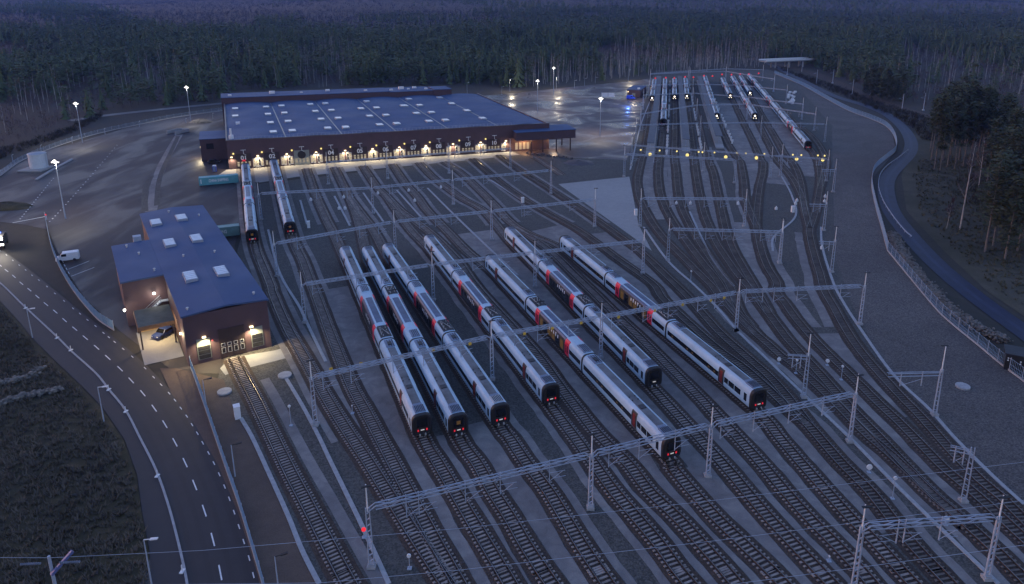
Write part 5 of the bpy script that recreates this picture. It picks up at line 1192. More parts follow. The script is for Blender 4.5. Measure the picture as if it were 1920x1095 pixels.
for i, (x, y) in enumerate(P1((1100, 820), (1720, 510)) + P2((430, 375), (812, 272), (1290, 165)) + P5((100, 460), (905, 300), (1195, 245), (500, 385))):
    pass
# ------------------------------------------------------------------ vehicles
def vehicle(px, lab, cat, L, W, Hh, m, heading, cab=0.3, van=True, z0=0.0):
    p = at(*px); root = thing(cat.replace(' ', '_'), lab, cat, (p.x, p.y, z0), R(heading)); h0 = 0.35
    pr = [(-L / 2, h0), (-L / 2, Hh * 0.93), (-L / 2 + 0.25, Hh), (L / 2 - L * cab, Hh), (L / 2 - L * cab * 0.45, Hh * 0.58), (L / 2 - 0.1, Hh * 0.48), (L / 2, h0 + 0.2), (L / 2, h0)] if van else \
         [(-L / 2, h0), (-L / 2, Hh * 0.55), (-L * 0.42, Hh * 0.62), (-L * 0.28, Hh), (L * 0.08, Hh), (L * 0.22, Hh * 0.62), (L * 0.46, Hh * 0.54), (L / 2, h0 + 0.25), (L / 2, h0)]
    mb = MB(); rings = [[(x, y, z) for x, z in pr] for y in (-W / 2 + 0.06, -W / 2, W / 2, W / 2 - 0.06)]
    rings[0] = [(x * 0.985, -W / 2 - 0.0, z) for x, z in pr]; rings = [[(x * 0.97, -W / 2, h0 + (z - h0) * 0.97) for x, z in pr], [(x, -W / 2 + 0.12, z) for x, z in pr], [(x, W / 2 - 0.12, z) for x, z in pr], [(x * 0.97, W / 2, h0 + (z - h0) * 0.97) for x, z in pr]]
    mb.loft(rings); mb.build('body', m, root)
    g = MB(); i0, i1 = (3, 4) if van else (4, 5)
    (xa, za), (xb, zb_) = pr[i0], pr[i1]
    o = Vector((zb_ - za, 0, 0)); off = 0.03
    g.add([(xa + off, -W * 0.42, za - 0.05 + off), (xa + off, W * 0.42, za - 0.05 + off), (xb + off, W * 0.45, zb_ + 0.05 + off), (xb + off, -W * 0.45, zb_ + 0.05 + off)], [(0, 1, 2, 3), (3, 2, 1, 0)]); g.build('windscreen', M['glass'], root)
    for s in (-1, 1):
        g = MB(); x0, x1 = (L / 2 - L * cab - 0.9, L / 2 - L * cab + 0.15) if van else (-L * 0.27, L * 0.1)
        g.box(x0, x1, s * (W / 2 + 0.005) - 0.01, s * (W / 2 + 0.005) + 0.01, Hh * 0.62, Hh * 0.9); g.build('side_window', M['glass'], root)
        for x in (-L * 0.3, L * 0.3):
            g = MB(); g.tube((x, s * (W / 2 - 0.2), 0.34), (x, s * (W / 2 + 0.03), 0.34), 0.34, 0.34, 14); wv = g.build('wheel', M['rubber'], root)
        g = MB(); g.box(L / 2 - 0.06, L / 2 + 0.02, s * W * 0.36 - 0.15, s * W * 0.36 + 0.15, 0.62, 0.8); g.build('headlight', M['skyglass'], root)
    return root
vehicle((128, 488), 'white van parked in the marked bay beside the curved fence', 'van', 4.9, 2.0, 2.2, M['white'], 205)
vehicle((308, 629), 'dark blue pickup standing under the lit carport', 'pickup', 4.4, 1.9, 1.6, mat('blue_paint', (0.012, 0.03, 0.14), 0.5), 250, van=False)
vehicle((401, 306), 'black car parked beside the low side block of the hall', 'car', 4.5, 1.85, 1.5, M['black'], 8, van=False)
vehicle((1183, 186), 'vivid blue van parked before the small building by the muddy yard', 'van', 5.2, 2.1, 2.3, mat('vivid_blue', (0.02, 0.06, 0.6), 0.35), -20)
lamp_light(at(1178, 188, 3.0), 260, (0.1, 0.25, 1.0), 0.4); lamp_light(at(1190, 172, 5.0), 150, (1.0, 0.8, 0.5), 0.3)
t = at(2, 462); tr = thing('lorry', 'dark lorry with bright white lamps cut by the left edge', 'lorry', tuple(t), R(118))
mb = MB(); mb.box(-3, 1.6, -1.25, 1.25, 0.9, 3.4); mb.build('cargo_body', M['black'], tr)
mb = MB(); mb.loft([[(1.7, -1.2, 0.7), (3.6, -1.2, 0.7), (3.6, -1.2, 1.9), (3.2, -1.2, 3.0), (1.7, -1.2, 3.1)], [(1.7, 1.2, 0.7), (3.6, 1.2, 0.7), (3.6, 1.2, 1.9), (3.2, 1.2, 3.0), (1.7, 1.2, 3.1)]]); mb.build('cab', M['roofdark'], tr)
for x in (-2.2, 2.6):
    for s in (-1, 1): mb = MB(); mb.tube((x, s * 0.95, 0.5), (x, s * 1.25, 0.5), 0.5, 0.5, 14); mb.build('wheel', M['rubber'], tr)
mb = MB(); mb.box(-3.06, -3.0, -1.15, 1.15, 2.5, 3.3); mb.box(-3.06, -3.0, -1.15, 1.15, 1.1, 1.5); mb.build('rear_light_panel', M['lampwhite'], tr)
mb = MB(); mb.box(0.6, 1.2, -0.4, 0.4, 3.4, 3.6); mb.build('blue_lamp', M['bluelamp'], tr); lamp_light(t + Vector((1, -2, 4.0)), 500, (1.0, 0.88, 0.7), 0.4)
# small building by the muddy yard, billboard, barrier, toilet, soil heaps
p = at(1188, 182); sb = thing('site_building', 'small flat roofed building with a blue roof behind the muddy yard', 'building', tuple(p), R(-18))
mb = MB(); mb.box(-4, 4, 0, 20, 0, 4.2); mb.build('wall', M['wall'], sb); mb = MB(); mb.box(-4.2, 4.2, -0.2, 20.2, 4.2, 4.5); mb.build('roof', M['roof'], sb)
mb = MB(); mb.box(1.5, 3.0, 3, 4.5, 4.5, 5.3); mb.build('roof_unit', M['white'], sb); mb = MB(); mb.box(-1, 1, -0.06, 0.0, 0.2, 2.4); mb.build('door', M['greypanel'], sb)
mb = MB(); mb.box(-3.6, -3.2, -0.3, 0, 3.0, 3.3); mb.build('wall_lamp', M['lamp'], sb)
p = at(1140, 184); bb = thing('white_hoarding', 'white double hoarding standing above the middle of the muddy yard', 'hoarding', tuple(p), R(-4))
for x0, x1 in ((-3.9, -0.15), (0.1, 3.9)):
    mb = MB(); mb.box(x0, x1, -0.1, 0.1, 0.7, 3.2); mb.build('panel', M['white'], bb)
for x in (-3, 0, 3): mb = MB(); mb.bar((x, 0.2, 0), (x, 0.2, 3.0), 0.15); mb.build('leg', M['steel'], bb)
p = at(403, 322); to = thing('portable_toilet', 'blue portable toilet with a white roof behind the bright container', 'portable toilet', tuple(p), R(15))
mb = MB(); mb.box(-0.6, 0.6, -0.6, 0.6, 0.1, 2.2); mb.build('cabin', mat('blue_plastic', (0.03, 0.06, 0.35), 0.45), to); mb = MB(); mb.loft([[(-0.62, -0.62, 2.2), (0.62, -0.62, 2.2), (0.62, 0.62, 2.2), (-0.62, 0.62, 2.2)], [(-0.45, -0.45, 2.5), (0.45, -0.45, 2.5), (0.45, 0.45, 2.5), (-0.45, 0.45, 2.5)]]); mb.build('roof', M['white'], to); mb = MB(); mb.box(-0.4, 0.4, -0.63, -0.6, 0.2, 2.0); mb.build('door', M['bluegrey'], to)
a, b = at(87, 412), at(25, 424); bar_ = thing('gate_barrier', 'lit red topped gate barrier at the yard entrance', 'barrier', tuple(a))
mb = MB(); mb.bar((0, 0, 0), (0, 0, 1.3), 0.3); mb.build('post', M['steel'], bar_); mb = MB(); mb.sphere((0, 0, 1.5), 0.25); mb.build('red_lamp', M['redlamp'], bar_); mb = MB(); mb.bar((0, 0, 1.0), tuple((b - a) + Vector((0, 0, 1.0))), 0.1); mb.build('boom', M['white'], bar_)
def heap(px, lab, rx, ry, h, m, seed, name='soil_heap'):
    p = at(*px); rr = random.Random(seed); mb = MB(); n = 18; rings = []
    for j in range(6):
        t = j / 5; rings.append([(rx * (1 - t) * math.cos(6.283 * k / n) * rr.uniform(0.85, 1.15), ry * (1 - t) * math.sin(6.283 * k / n) * rr.uniform(0.85, 1.15), h * (1 - (1 - t) ** 1.6) * rr.uniform(0.85, 1.1) - 0.1 * (j == 0)) for k in range(n)])
    mb.loft(rings, 0, True, False, True); tag(mb.build(name, m, None, tuple(p)), lab, 'heap')
heap((12, 388), 'dark soil heap at the left edge beyond the yard entrance', 7.5, 4.5, 1.6, M['grass'], 3)
heap((378, 229), 'heap of scrap and timber at the forest edge left of the hall', 5.5, 2.8, 1.8, M['stone'], 5)
heap((1085, 305), 'low pale spoil heap between the stub track and the concrete pad', 6, 5, 0.9, M['mud'], 8)
mb = MB(); rr = random.Random(4)
for k in range(26): mb.box(*(lambda c, s: (c.x - s, c.x + s, c.y - s * 0.7, c.y + s * 0.7, 0, s * 1.6))(H.f(112 + k * 0.55 + rr.uniform(-0.3, 0.3), 6.5 + rr.uniform(-1.5, 1.5) + k * 0.5, 0), rr.uniform(0.2, 0.5)))
tag(mb.build('scrap_pile', mat('mixed_scrap', (0.12, 0.1, 0.1), 0.8, var=0.8, scale=2)), 'pile of mixed scrap parts by the stub track under the canopy', 'scrap pile')
mb = MB(); rr = random.Random(9)
for k in range(14):
    c = at(*S1((1560 + rr.uniform(0, 70), 340 + rr.uniform(0, 120)))[0]); mb.tube(c, c + Vector((0, 0, 1.0)), 0.9, 0.9, 10)
tag(mb.build('cable_drums', M['white']), 'cluster of white cable drums right of the far sidings', 'cable drums')
# yard tracks of the vehicles: shallow paved channel from the shed to the side block
mb = MB(); ribbon(mb, smooth(ats([(336, 252), (318, 283), (303, 312), (292, 345), (288, 372), (283, 396)]), 3), -1.6, 1.6, -0.044); structure('paved_lane', mb, M['strip'])
mb = MB(); ribbon(mb, smooth(ats([(284, 329), (274, 350), (271, 372), (272, 396)]), 3), -0.9, 0.9, -0.042); ribbon(mb, smooth(ats([(334, 255), (318, 290), (306, 315), (297, 345), (294, 385)]), 3), -0.8, 0.8, -0.041); structure('drain_channel', mb, M['gravel'])
p = at(334, 249); mb = MB(); mb.box(-2.6, -2.2, -4, 4, 0, 1.4); mb.box(2.2, 2.6, -4, 4, 0, 1.4); mb.box(-2.2, 2.2, 3.6, 4, 0, 1.4); tag(mb.build('buffer_bay', M['track_con'], None, tuple(p), R(-20)), 'pale three sided concrete bay at the head of the paved lane', 'concrete bay')
# ------------------------------------------------------------------ trees
nr = np.random.default_rng(5)
def tri_mesh(name, V, F, MI, mats):
    me = bpy.data.meshes.new(name); nv, nf = len(V), len(F)
    me.vertices.add(nv); me.vertices.foreach_set('co', np.asarray(V, np.float32).ravel())
    me.loops.add(nf * 3); me.loops.foreach_set('vertex_index', np.asarray(F, np.int32).ravel())
    me.polygons.add(nf); me.polygons.foreach_set('loop_start', np.arange(0, nf * 3, 3, dtype=np.int32)); me.polygons.foreach_set('loop_total', np.full(nf, 3, np.int32))
    for m in mats: me.materials.append(m)
    me.polygons.foreach_set('material_index', np.asarray(MI, np.int32)); me.update(calc_edges=True); return me
class TB:
    def __init__(s): s.V = []; s.F = []; s.I = []
    def tri(s, a, b, c, mi=0): n = len(s.V); s.V += [a, b, c]; s.F.append((n, n + 1, n + 2)); s.I.append(mi)
    def stem(s, a, b, r0, r1, mi=1, n=4):
        a = np.array(a, float); b = np.array(b, float); d = b - a; d /= np.linalg.norm(d); u = np.array((0, 0, 1.)) if abs(d[2]) < .9 else np.array((1., 0, 0))
        x = np.cross(d, u); x /= np.linalg.norm(x); y = np.cross(d, x); k = len(s.V)
        for p, r in ((a, r0), (b, r1)):
            for j in range(n): t = 2 * math.pi * j / n; s.V.append(tuple(p + x * r * math.cos(t) + y * r * math.sin(t)))
        for j in range(n):
            q = (j + 1) % n; s.F += [(k + j, k + q, k + n + q), (k + j, k + n + q, k + n + j)]; s.I += [mi, mi]
    def leaf(s, c, size, mi=0, flat=0.5):
        a = nr.uniform(0, 6.283); b = nr.uniform(-1, 1) * flat
        d1 = np.array((math.cos(a), math.sin(a), b)) * size; d2 = np.array((-math.sin(a), math.cos(a), nr.uniform(-1, 1) * flat)) * size * nr.uniform(0.5, 0.9)
        c = np.array(c); s.tri(tuple(c - d1 * .5 - d2 * .5), tuple(c + d1 * .5 - d2 * .3), tuple(c + d2 * .6 + d1 * nr.uniform(-.3, .3)), mi)
    def arr(s): return np.array(s.V, float), np.array(s.F, int), np.array(s.I, int)
def spruce(tiers, per, h=17.0, w=2.9):
    t = TB(); t.stem((0, 0, 0), (0, 0, h * 0.95), 0.2, 0.03, 1, 4)
    for i in range(tiers):
        f = i / (tiers - 1); z = h * (0.1 + 0.86 * f); r = w * (1 - f) ** 0.85 + 0.25
        for k in range(per):
            a = 6.283 * (k + nr.uniform(-.3, .3) + 0.5 * (i % 2)) / per; rr = r * nr.uniform(0.7, 1.2); da = 6.283 / per * 0.62
            z1 = z - rr * nr.uniform(0.35, 0.6); zt = z + h / tiers * 0.9
            t.tri((0.1 * math.cos(a), 0.1 * math.sin(a), zt), (rr * math.cos(a - da), rr * math.sin(a - da), z1 + .3), (rr * 1.05 * math.cos(a + da * .4), rr * 1.05 * math.sin(a + da * .4), z1))
    return t
def pine(leaves, h=20.0, cw=2.6, c0=0.5, size=1.1, limbs=6):
    t = TB(); lean = nr.uniform(-.4, .4, 2); t.stem((0, 0, 0), (lean[0], lean[1], h * 0.93), h * 0.011, 0.05, 1, 5)
    cl = []
    for i in range(limbs * 3):
        f = nr.uniform(0, 1); z = h * (c0 + (1 - c0) * f); a = nr.uniform(0, 6.283); r = cw * (1 - 0.75 * f) * nr.uniform(0.25, 1.0)
        cl.append((r * math.cos(a) + lean[0] * z / h, r * math.sin(a) + lean[1] * z / h, z))
        if i < limbs: t.stem((lean[0] * z / h, lean[1] * z / h, z - 0.6), cl[-1], 0.07, 0.03, 1, 3)
    for i in range(leaves):
        c = cl[nr.integers(len(cl))]; s_ = cw * 0.33
        t.leaf((c[0] + nr.normal(0, s_), c[1] + nr.normal(0, s_), c[2] + nr.normal(0, s_ * 0.7)), size * nr.uniform(0.6, 1.3))
    return t
def birch(branches, fuzz, h=16.0, twigw=0.5):
    t = TB(); lx, ly = nr.uniform(-1, 1, 2)
    p0 = np.array((0, 0, 0.)); p1 = np.array((lx * .3, ly * .3, h * .45)); p2 = np.array((lx, ly, h))
    t.stem(p0, p1, h * 0.0095, h * 0.007, 1, 5); t.stem(p1, p2, h * 0.007, 0.02, 1, 4)
    for i in range(branches):
        f = nr.uniform(0.35, 0.95); b = p1 + (p2 - p1) * max(0, (f - .45) / .55) if f > .45 else p1 * f / .45
        a = nr.uniform(0, 6.283); L = h * 0.2 * (1.15 - f) * nr.uniform(0.6, 1.2)
        e = b + np.array((math.cos(a) * L * .75, math.sin(a) * L * .75, L * nr.uniform(.7, 1.2))); t.stem(b, e, 0.05, 0.015, 2 if i % 2 else 1, 3)
        for k in range(fuzz):
            q = b + (e - b) * nr.uniform(0.3, 1.1); v = np.array((nr.normal(0, .5), nr.normal(0, .5), nr.uniform(.2, 1.0))); v *= nr.uniform(.5, 1.4) / np.linalg.norm(v); o = np.array((-v[1], v[0], 0)); o *= twigw * 0.12 / (np.linalg.norm(o) + 1e-6)
            t.tri(tuple(q - o), tuple(q + o), tuple(q + v), 2)
    return t
def bare(n, h=9.0, w=2.6, size=1.0):
    t = TB(); t.stem((0, 0, 0), (0, 0, h * .6), 0.1, 0.05, 1, 3)
    for i in range(n):
        a = nr.uniform(0, 6.283); r = w * math.sqrt(nr.uniform(0, 1)); z = h * nr.uniform(.25, 1) * (1 - .35 * r / w)
        v = np.array((math.cos(a) * .5, math.sin(a) * .5, nr.uniform(.6, 1.2))) * size * nr.uniform(.7, 1.5); q = np.array((r * math.cos(a), r * math.sin(a), z - v[2] / 2)); o = np.array((-math.sin(a), math.cos(a), 0)) * size * 0.14
        t.tri(tuple(q - o), tuple(q + o), tuple(q + v), 2)
    return t
MT = [M['spruce'], M['trunk'], M['twig']]; MTP = [M['pine'], M['trunk'], M['twig']]; MTB = [M['twig'], M['birch'], M['twig']]
def px_of(P):
    x, y, z = P[:, 0], P[:, 1], P[:, 2] - CH; c, s = math.cos(CP), math.sin(CP); d = y * c - z * s; v = y * s + z * c
    return PX + CF * x / d, PY - CF * v / d
bx = [-400, -100, 0, 60, 130, 190, 300, 423, 426, 870, 960, 1100, 1230, 1430, 1445, 1530, 1600, 1660, 1740, 1920, 2300]
by = [330, 312, 287, 262, 240, 212, 201, 188, 170, 158, 166, 154, 139, 125, 112, 126, 158, 180, 205, 245, 330]
def nz(x, y, s, o=0.0):
    return (np.sin(x / s + 1.3 + o) * np.cos(y / (s * 1.3) + 0.4 + o) + 0.6 * np.sin((x + 0.7 * y) / (s * 0.53) + 2.1 + o) + 0.4 * np.sin((x - 1.4 * y) / (s * 0.31) + o)) / 2.0
def scatter(y0, y1, step):
    out = []
    ys = np.arange(y0, y1, step)
    for y in ys:
        xs = np.arange(-0.84 * y - 30, 0.76 * y + 30, step); out.append(np.stack([xs + nr.uniform(-.48, .48, len(xs)) * step, np.full(len(xs), y) + nr.uniform(-.48, .48, len(xs)) * step, np.zeros(len(xs))], 1))
    P = np.concatenate(out)
    if y1 > 1500: P[:, 2] = [hillz(a, b) for a, b in P[:, :2]]
    X, Y = px_of(np.concatenate([P[:, :2], np.zeros((len(P), 1))], 1)); keep = Y < np.interp(X, bx, by)
    return P[keep], X[keep], Y[keep]
def kinds(P, X, Y):
    """0 conifer, 1 birch, 2 bare wood, -1 gap"""
    x, y = P[:, 0], P[:, 1]; n1 = nz(x, y, 90.0); n2 = nz(x, y, 330.0, 2.0); r = nr.uniform(0, 1, len(P)); edge = np.interp(X, bx, by) - Y
    k = np.zeros(len(P), int)
    left = X < 470
    k[left & (edge < 28) & (r < 0.45)] = 2
    k[left & (edge >= 28) & (edge < 75) & (r < 0.3)] = 1; k[left & (edge >= 28) & (edge < 75) & (r >= 0.3) & (r < .75)] = 2
    mid = (X >= 560) & (X < 660) & (edge < 70); k[mid & (r < .35)] = 1; k[mid & (r > .6)] = 2
    fr = (X >= 980) & (X < 1440) & (edge < 26); k[fr & (r < .85)] = 1
    band = (X >= 1150) & (X < 1440) & (edge >= 26) & (edge < 70); k[band & (r < .35)] = 2; k[band & (r > .8)] = 1
    rt = (X > 1690) & (edge < 110); k[rt & (r < .24)] = 1; k[rt & (r >= .24) & (r < .9)] = 2
    k[(X > 1460) & (X <= 1690) & (r < .12) & (edge < 80)] = 1
    far = (Y < 58) & (n2 + 0.4 * n1 > np.where(X < 480, -0.25, 0.3)); k[far] = 2
    far2 = (Y < 36); k[far2 & (n2 * .7 + n1 * .6 > -0.15)] = 2
    midn = (Y >= 62) & (k == 0) & (n1 > 0.48); k[midn] = 2
    k[(k == 0) & (r < 0.03)] = 1
    k[(r > 0.985)] = -1
    k[(Y > 130) & rt & (r > .97)] = -1
    return k
def instances(tmpls, P, S, mats, name, label, cat):
    Vs, Fs, Is = [], [], []; off = 0
    which = nr.integers(0, len(tmpls), len(P)); ang = nr.uniform(0, 6.283, len(P))
    for t, (V, F, I) in enumerate(tmpls):
        q = np.where(which == t)[0]
        if not len(q): continue
        ca, sa = np.cos(ang[q]), np.sin(ang[q]); s = S[q]; wd = s * nr.uniform(0.8, 1.25, len(q))
        X = (V[None, :, 0] * ca[:, None] - V[None, :, 1] * sa[:, None]) * wd[:, None] + P[q, 0][:, None]
        Y = (V[None, :, 0] * sa[:, None] + V[None, :, 1] * ca[:, None]) * wd[:, None] + P[q, 1][:, None]
        Z = V[None, :, 2] * s[:, None] + P[q, 2][:, None] - 0.1
        Vs.append(np.stack([X, Y, Z], 2).reshape(-1, 3)); Fs.append((F[None] + (np.arange(len(q)) * len(V))[:, None, None]).reshape(-1, 3) + off); Is.append(np.tile(I, len(q))); off += len(q) * len(V)
    me = tri_mesh(name, np.concatenate(Vs), np.concatenate(Fs), np.concatenate(Is), mats)
    return tag(link(name, me), label, cat, kind='stuff')
T_near = {0: [spruce(8, 7, 16, 3.3).arr() for _ in range(2)] + [pine(170, nr.uniform(13, 18), 3.5, 0.3, 1.55).arr() for _ in range(4)], 1: [birch(10, 7).arr() for _ in range(4)], 2: [bare(46).arr() for _ in range(4)]}
T_mid = {0: [spruce(5, 5, 15, 4.0).arr() for _ in range(2)] + [pine(44, 15, 3.8, .3, 2.5, 2).arr() for _ in range(4)], 1: [birch(5, 4, 15, 1.2).arr() for _ in range(3)], 2: [bare(18, 9, 3.4, 1.9).arr() for _ in range(3)]}
T_far = {0: [spruce(3, 4, 15, 5.5).arr() for _ in range(3)], 1: [birch(3, 2, 14, 2.5).arr() for _ in range(2)], 2: [bare(9, 8, 7, 3.6).arr() for _ in range(3)]}
names = {0: ('conifer_forest', 'dark conifer forest reaching from behind the hall to the horizon', 'forest'), 1: ('birch_wood', 'pale bare birch trunks scattered through the forest', 'forest'), 2: ('bare_wood', 'purplish leafless woodland between the conifers', 'woodland')}
acc = {0: [], 1: [], 2: []}
bands = [(290, 900, 6.6, T_near), (900, 1700, 11.0, T_mid), (1700, 3900, 21.0, T_far)]
IND = {0: [], 1: []}
for bi, (a, b, st_, TT) in enumerate(bands):
    P, X, Y = scatter(a, b, st_); K = kinds(P, X, Y)
    vis = (X > -20) & (X < 1940) & (Y > -12)
    for kk in (0, 1, 2):
        q = np.where((K == kk) & vis)[0]
        S = nr.uniform(0.5, 1.2, len(q)) * (1.0 if bi < 2 else 0.9) * (1.0 + 0.22 * nz(P[q, 0], P[q, 1], 60.0, 1.0))
        if kk == 2: S *= nr.uniform(0.6, 1.1, len(q))
        if bi == 0 and kk in (0, 1):
            d = np.hypot(P[q, 0], P[q, 1]); o = np.argsort(d)[:225]; IND[kk] = [(P[q[i]], S[i]) for i in o]
            m = np.ones(len(q), bool); m[o] = False; q, S = q[m], S[m]
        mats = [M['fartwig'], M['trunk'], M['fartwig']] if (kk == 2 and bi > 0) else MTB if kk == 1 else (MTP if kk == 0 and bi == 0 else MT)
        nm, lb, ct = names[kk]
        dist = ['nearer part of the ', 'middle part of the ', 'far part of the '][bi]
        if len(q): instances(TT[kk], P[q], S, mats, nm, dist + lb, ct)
        print('forest', bi, nm, len(q))
# the nearest ones stand as trees of their own
for kk, nm, lab, cat, mats in ((0, 'conifer', 'dark conifer at the near edge of the forest', 'conifer', MTP), (1, 'birch_tree', 'bare pale birch at the near edge of the forest', 'birch', MTB)):
    mv = []
    for V, F, I in T_near[kk]:
        pair = []
        for sel, pn, mm in ((I == 1, 'trunk', mats[1]), (I != 1, 'crown', mats[0])):
            f = F[sel]; u, inv = np.unique(f, return_inverse=True); pair.append((pn, tri_mesh(pn, V[u], inv.reshape(-1, 3), np.zeros(len(f), int), [mm])))
        mv.append(pair)
    for i, (p, s) in enumerate(IND[kk]):
        X, Y = px_of(np.array([[p[0], p[1], 0.0]])); X = X[0]
        zone = 'left of the hall' if X < 430 else 'behind the hall' if X < 900 else 'behind the muddy yard' if X < 1230 else 'behind the far sidings' if X < 1440 else 'along the main line on the right'
        r_ = thing(nm, f'{lab} {zone}'.replace('bare pale birch at the near edge of the forest along', 'bare pale birch at the forest edge along').replace('near edge of the forest', 'forest edge'), cat, (p[0], p[1], -0.1), nr.uniform(0, 6.28), f'{cat} trees {zone}'); r_.scale = (s, s, s)
        for pn, me in mv[i % len(mv)]: link(pn, me, r_)
# tall trees on the right, one by one
def bigtree(kind, px, ht, lab, grp, seed):
    global nr
    nr = np.random.default_rng(seed); p = at(*px)
    t = pine(1500, ht, (2.3 if seed < 200 else 2.9) * ht / 22, (nr.uniform(0.36, 0.5) if seed < 200 else nr.uniform(0.12, 0.34)) if kind == 'pine' else 0.1, 0.95, 14) if kind != 'birch' else birch(26, 14, ht, 0.5)
    V, F, I = t.arr(); r_ = thing('birch_tree' if kind == 'birch' else 'pine_tree', lab, 'birch' if kind == 'birch' else 'pine', (p.x, p.y, -0.1), nr.uniform(0, 6.28), grp)
    for sel, pn, mm in ((I == 1, 'trunk', M['birch'] if kind == 'birch' else M['paletrunk']), (I != 1, 'crown', M['twig'] if kind == 'birch' else M['pinedark'])):
        f = F[sel]; u, inv = np.unique(f, return_inverse=True); link(pn, tri_mesh(pn, V[u], inv.reshape(-1, 3), np.zeros(len(f), int), [mm]), r_)
for i, (x, y) in enumerate([(1746, 300), (1752, 318), (1762, 322), (1768, 300), (1776, 312), (1790, 318), (1798, 300), (1806, 312), (1818, 306), (1832, 300), (1744, 284), (1758, 280), (1774, 278), (1790, 276), (1808, 276), (1824, 278), (1840, 284), (1782, 292), (1850, 270), (1765, 265), (1795, 262), (1822, 262)]):
    bigtree('pine', (x, y), 25 + 4 * math.sin(i * 2.3), 'tall pine with a bare lower trunk in the clump inside the service road bend', 'pines in the clump by the road bend', 100 + i)
for i, (x, y) in enumerate([(1862, 460), (1847, 472), (1884, 486), (1896, 430), (1908, 470), (1917, 402), (1872, 425), (1900, 362), (1880, 352), (1862, 384), (1918, 446), (1850, 345), (1930, 360), (1940, 430), (1890, 320), (1912, 318), (1870, 305), (1935, 300), (1905, 398), (1925, 480), (1880, 400), (1895, 290), (1925, 268), (1948, 340)] + [(1850 + (k * 37) % 150, 275 + (k * 53) % 215) for k in range(38)]):
    bigtree('pine', (x, y), 23 + 4 * math.sin(i * 1.7), 'dark tall pine at the right edge of the photo, beyond the service road', 'pines at the right edge', 200 + i)
for i, (x, y) in enumerate([(1622, 178), (1632, 184), (1643, 180), (1652, 188), (1662, 184), (1672, 190), (1683, 187), (1690, 194), (1648, 174), (1668, 176), (1684, 178), (1636, 172)]):
    bigtree('dense', (x, y), 15 + 3 * math.sin(i * 1.9), 'dark dense conifer in the round clump beside the main line', 'conifers in the clump by the main line', 250 + i)
bigtree('birch', (1800, 430), 25, 'big leaning bare birch with a white trunk before the right hand pines', None, 300)
bigtree('birch', (1835, 350), 17, 'smaller bare birch behind the big leaning one', None, 301)
bigtree('birch', (1775, 428), 9, 'low many stemmed bare tree left of the big leaning birch', None, 303)
nr = np.random.default_rng(9)
# scrub and rough grass
def fill(px, n, seed):
    rr = np.random.default_rng(seed); pts = np.array([(p.x, p.y) for p in ats(px)]); lo, hi = pts.min(0), pts.max(0); out = []
    while len(out) < n:
        c = rr.uniform(lo, hi, (4000, 2)); ins = np.zeros(len(c), bool); j = len(pts) - 1
        for i in range(len(pts)):
            a, b = pts[i], pts[j]; cond = (a[1] > c[:, 1]) != (b[1] > c[:, 1])
            with np.errstate(divide='ignore', invalid='ignore'): xx = (b[0] - a[0]) * (c[:, 1] - a[1]) / (b[1] - a[1]) + a[0]
            ins ^= cond & (c[:, 0] < xx); j = i
        out += list(c[ins])
    return np.array([(x, y, 0) for x, y in out[:n]])
def tuft(n, h, w):
    t = TB()
    for i in range(n):
        a = nr.uniform(0, 6.283); v = np.array((math.cos(a) * w, math.sin(a) * w, h * nr.uniform(.6, 1.2))); o = np.array((-math.sin(a), math.cos(a), 0)) * w * .22; q = np.array((nr.normal(0, w * .3), nr.normal(0, w * .3), 0)); t.tri(tuple(q - o), tuple(q + o), tuple(q + v), 0)
    return t.arr()
gr = mat('dry_grass_blades', (0.034, 0.031, 0.022), 0.95, var=0.5, scale=0.035, col2=(0.24, 0.19, 0.145)); gd = mat('dark_grass_blades', (0.04, 0.044, 0.022), 0.95, var=0.5, scale=0.06, col2=(0.12, 0.105, 0.06))
P = fill([(-300, 620), (-60, 525), (0, 575), (36, 614), (60, 646), (101, 688), (150, 735), (188, 778), (228, 835), (250, 900), (260, 970), (273, 1040), (277, 1100), (277, 1200), (-300, 1200)], 11000, 1)
instances([tuft(7, .55, .35) for _ in range(4)], P, nr.uniform(.5, 1.4, len(P)), [gr], 'grass', 'tufts of rough dry grass on the bank left of the road', 'grass')
P = fill([(1725, 300), (1712, 330), (1725, 400), (1790, 470), (1870, 545), (1990, 620), (2200, 560), (2200, 300), (1900, 280)], 7000, 2)
instances([tuft(7, .6, .45) for _ in range(4)], P, nr.uniform(.5, 1.4, len(P)), [gd], 'grass', 'dark rough grass under the right hand pines', 'grass')
P = np.concatenate([fill([(1450, 125), (1540, 152), (1640, 190), (1720, 216), (1900, 262), (1900, 290), (1730, 262), (1700, 232), (1650, 208), (1560, 172)], 900, 3), fill([(1790, 340), (1860, 330), (1930, 400), (1880, 440), (1830, 400)], 60, 4), fill([(-60, 300), (130, 242), (190, 212), (190, 222), (130, 252), (-60, 318)], 260, 6)])
instances([bare(30, 2.0, 1.3, .7) for _ in [0]] and [bare(30, 2.0, 1.3, .7).arr() for _ in range(3)], P, nr.uniform(.4, 1.3, len(P)), [M['darkbush'], M['darkbush'], M['darkbush']], 'scrub', 'low dark leafless scrub along the main line and the forest edges', 'scrub')
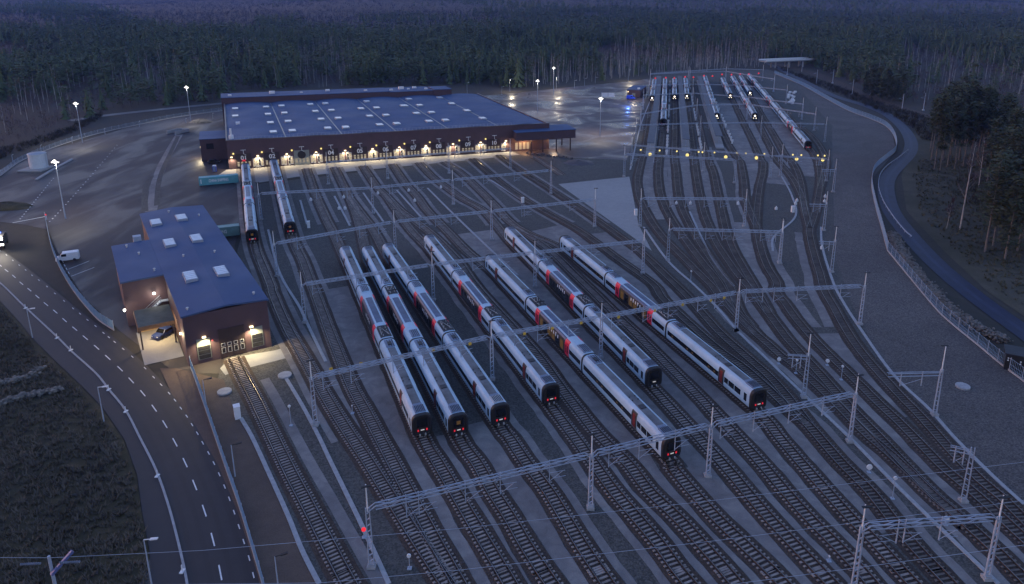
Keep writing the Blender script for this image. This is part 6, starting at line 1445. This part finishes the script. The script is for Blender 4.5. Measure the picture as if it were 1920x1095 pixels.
# ------------------------------------------------------------------ sky, sun, camera
w = bpy.data.worlds.new('World'); SC.world = w; w.use_nodes = True
nt = w.node_tree; bg = nt.nodes['Background']
sky = nt.nodes.new('ShaderNodeTexSky'); sky.sky_type = 'NISHITA'; sky.sun_disc = False
SUN_EL, SUN_ROT = R(2.2), R(285)
sky.sun_elevation = SUN_EL; sky.sun_rotation = SUN_ROT; sky.altitude = 100; sky.ozone_density = 2.7; sky.air_density = 1.2; sky.dust_density = 1.0
tint = nt.nodes.new('ShaderNodeVectorMath'); tint.operation = 'MULTIPLY'; tint.inputs[1].default_value = (1.14, 0.915, 1.09)   # dusk air leans to violet
nt.links.new(sky.outputs['Color'], tint.inputs[0]); nt.links.new(tint.outputs[0], bg.inputs['Color']); bg.inputs['Strength'].default_value = 0.12
sl = bpy.data.lights.new('sun', 'SUN'); sl.energy = 0.05; sl.angle = R(12); sl.color = (1.0, 0.9, 0.85)
so = link('sun', sl); so.rotation_euler = (R(89) , 0, R(180) - SUN_ROT)
v = SC.view_settings; v.view_transform = 'Standard'; v.look = 'None'; v.exposure = EXPO; v.gamma = 1.0; v.use_curve_mapping = False
cam = bpy.data.cameras.new('camera'); co = link('camera', cam); SC.camera = co
cam.sensor_fit = 'HORIZONTAL'; cam.sensor_width = 36.0; cam.lens = CF / 1920 * 36.0
cam.shift_x = -(PX - 960) / 1920; cam.shift_y = (PY - 547.5) / 1920
cam.clip_start = 1.0; cam.clip_end = 20000
co.location = (0, 0, CH)
fw = Vector((0, math.cos(CP), -math.sin(CP))); right = Vector((1, 0, 0)); up = Vector((0, math.sin(CP), math.cos(CP)))
r2 = right * math.cos(CR) - up * math.sin(CR) * -1; u2 = up * math.cos(CR) - right * math.sin(CR)
r2 = right * math.cos(CR) + up * math.sin(CR); u2 = up * math.cos(CR) - right * math.sin(CR)
co.matrix_world = Matrix(((r2.x, u2.x, -fw.x, 0), (r2.y, u2.y, -fw.y, 0), (r2.z, u2.z, -fw.z, CH), (0, 0, 0, 1)))
SC.render.engine = 'CYCLES'
SC.cycles.max_bounces = 5; SC.cycles.diffuse_bounces = 2; SC.cycles.glossy_bounces = 3; SC.cycles.volume_bounces = 0
SC.cycles.use_denoising = True; SC.cycles.sample_clamp_indirect = 3.0

# ------------------------------------------------------------------ evening haze
hz = bpy.data.materials.new('evening_haze'); hz.use_nodes = True; ht = hz.node_tree; ht.nodes.clear()
ho = ht.nodes.new('ShaderNodeOutputMaterial'); pv = ht.nodes.new('ShaderNodeVolumePrincipled'); pv.inputs['Color'].default_value = (0.18, 0.34, 1.0, 1); pv.inputs['Density'].default_value = 0.00008
ht.links.new(pv.outputs[0], ho.inputs['Volume'])
mb = MB(); mb.box(-5300, 5300, -80, 8300, -16, 125); haze = mb.build('haze', hz); haze['kind'] = 'stuff'
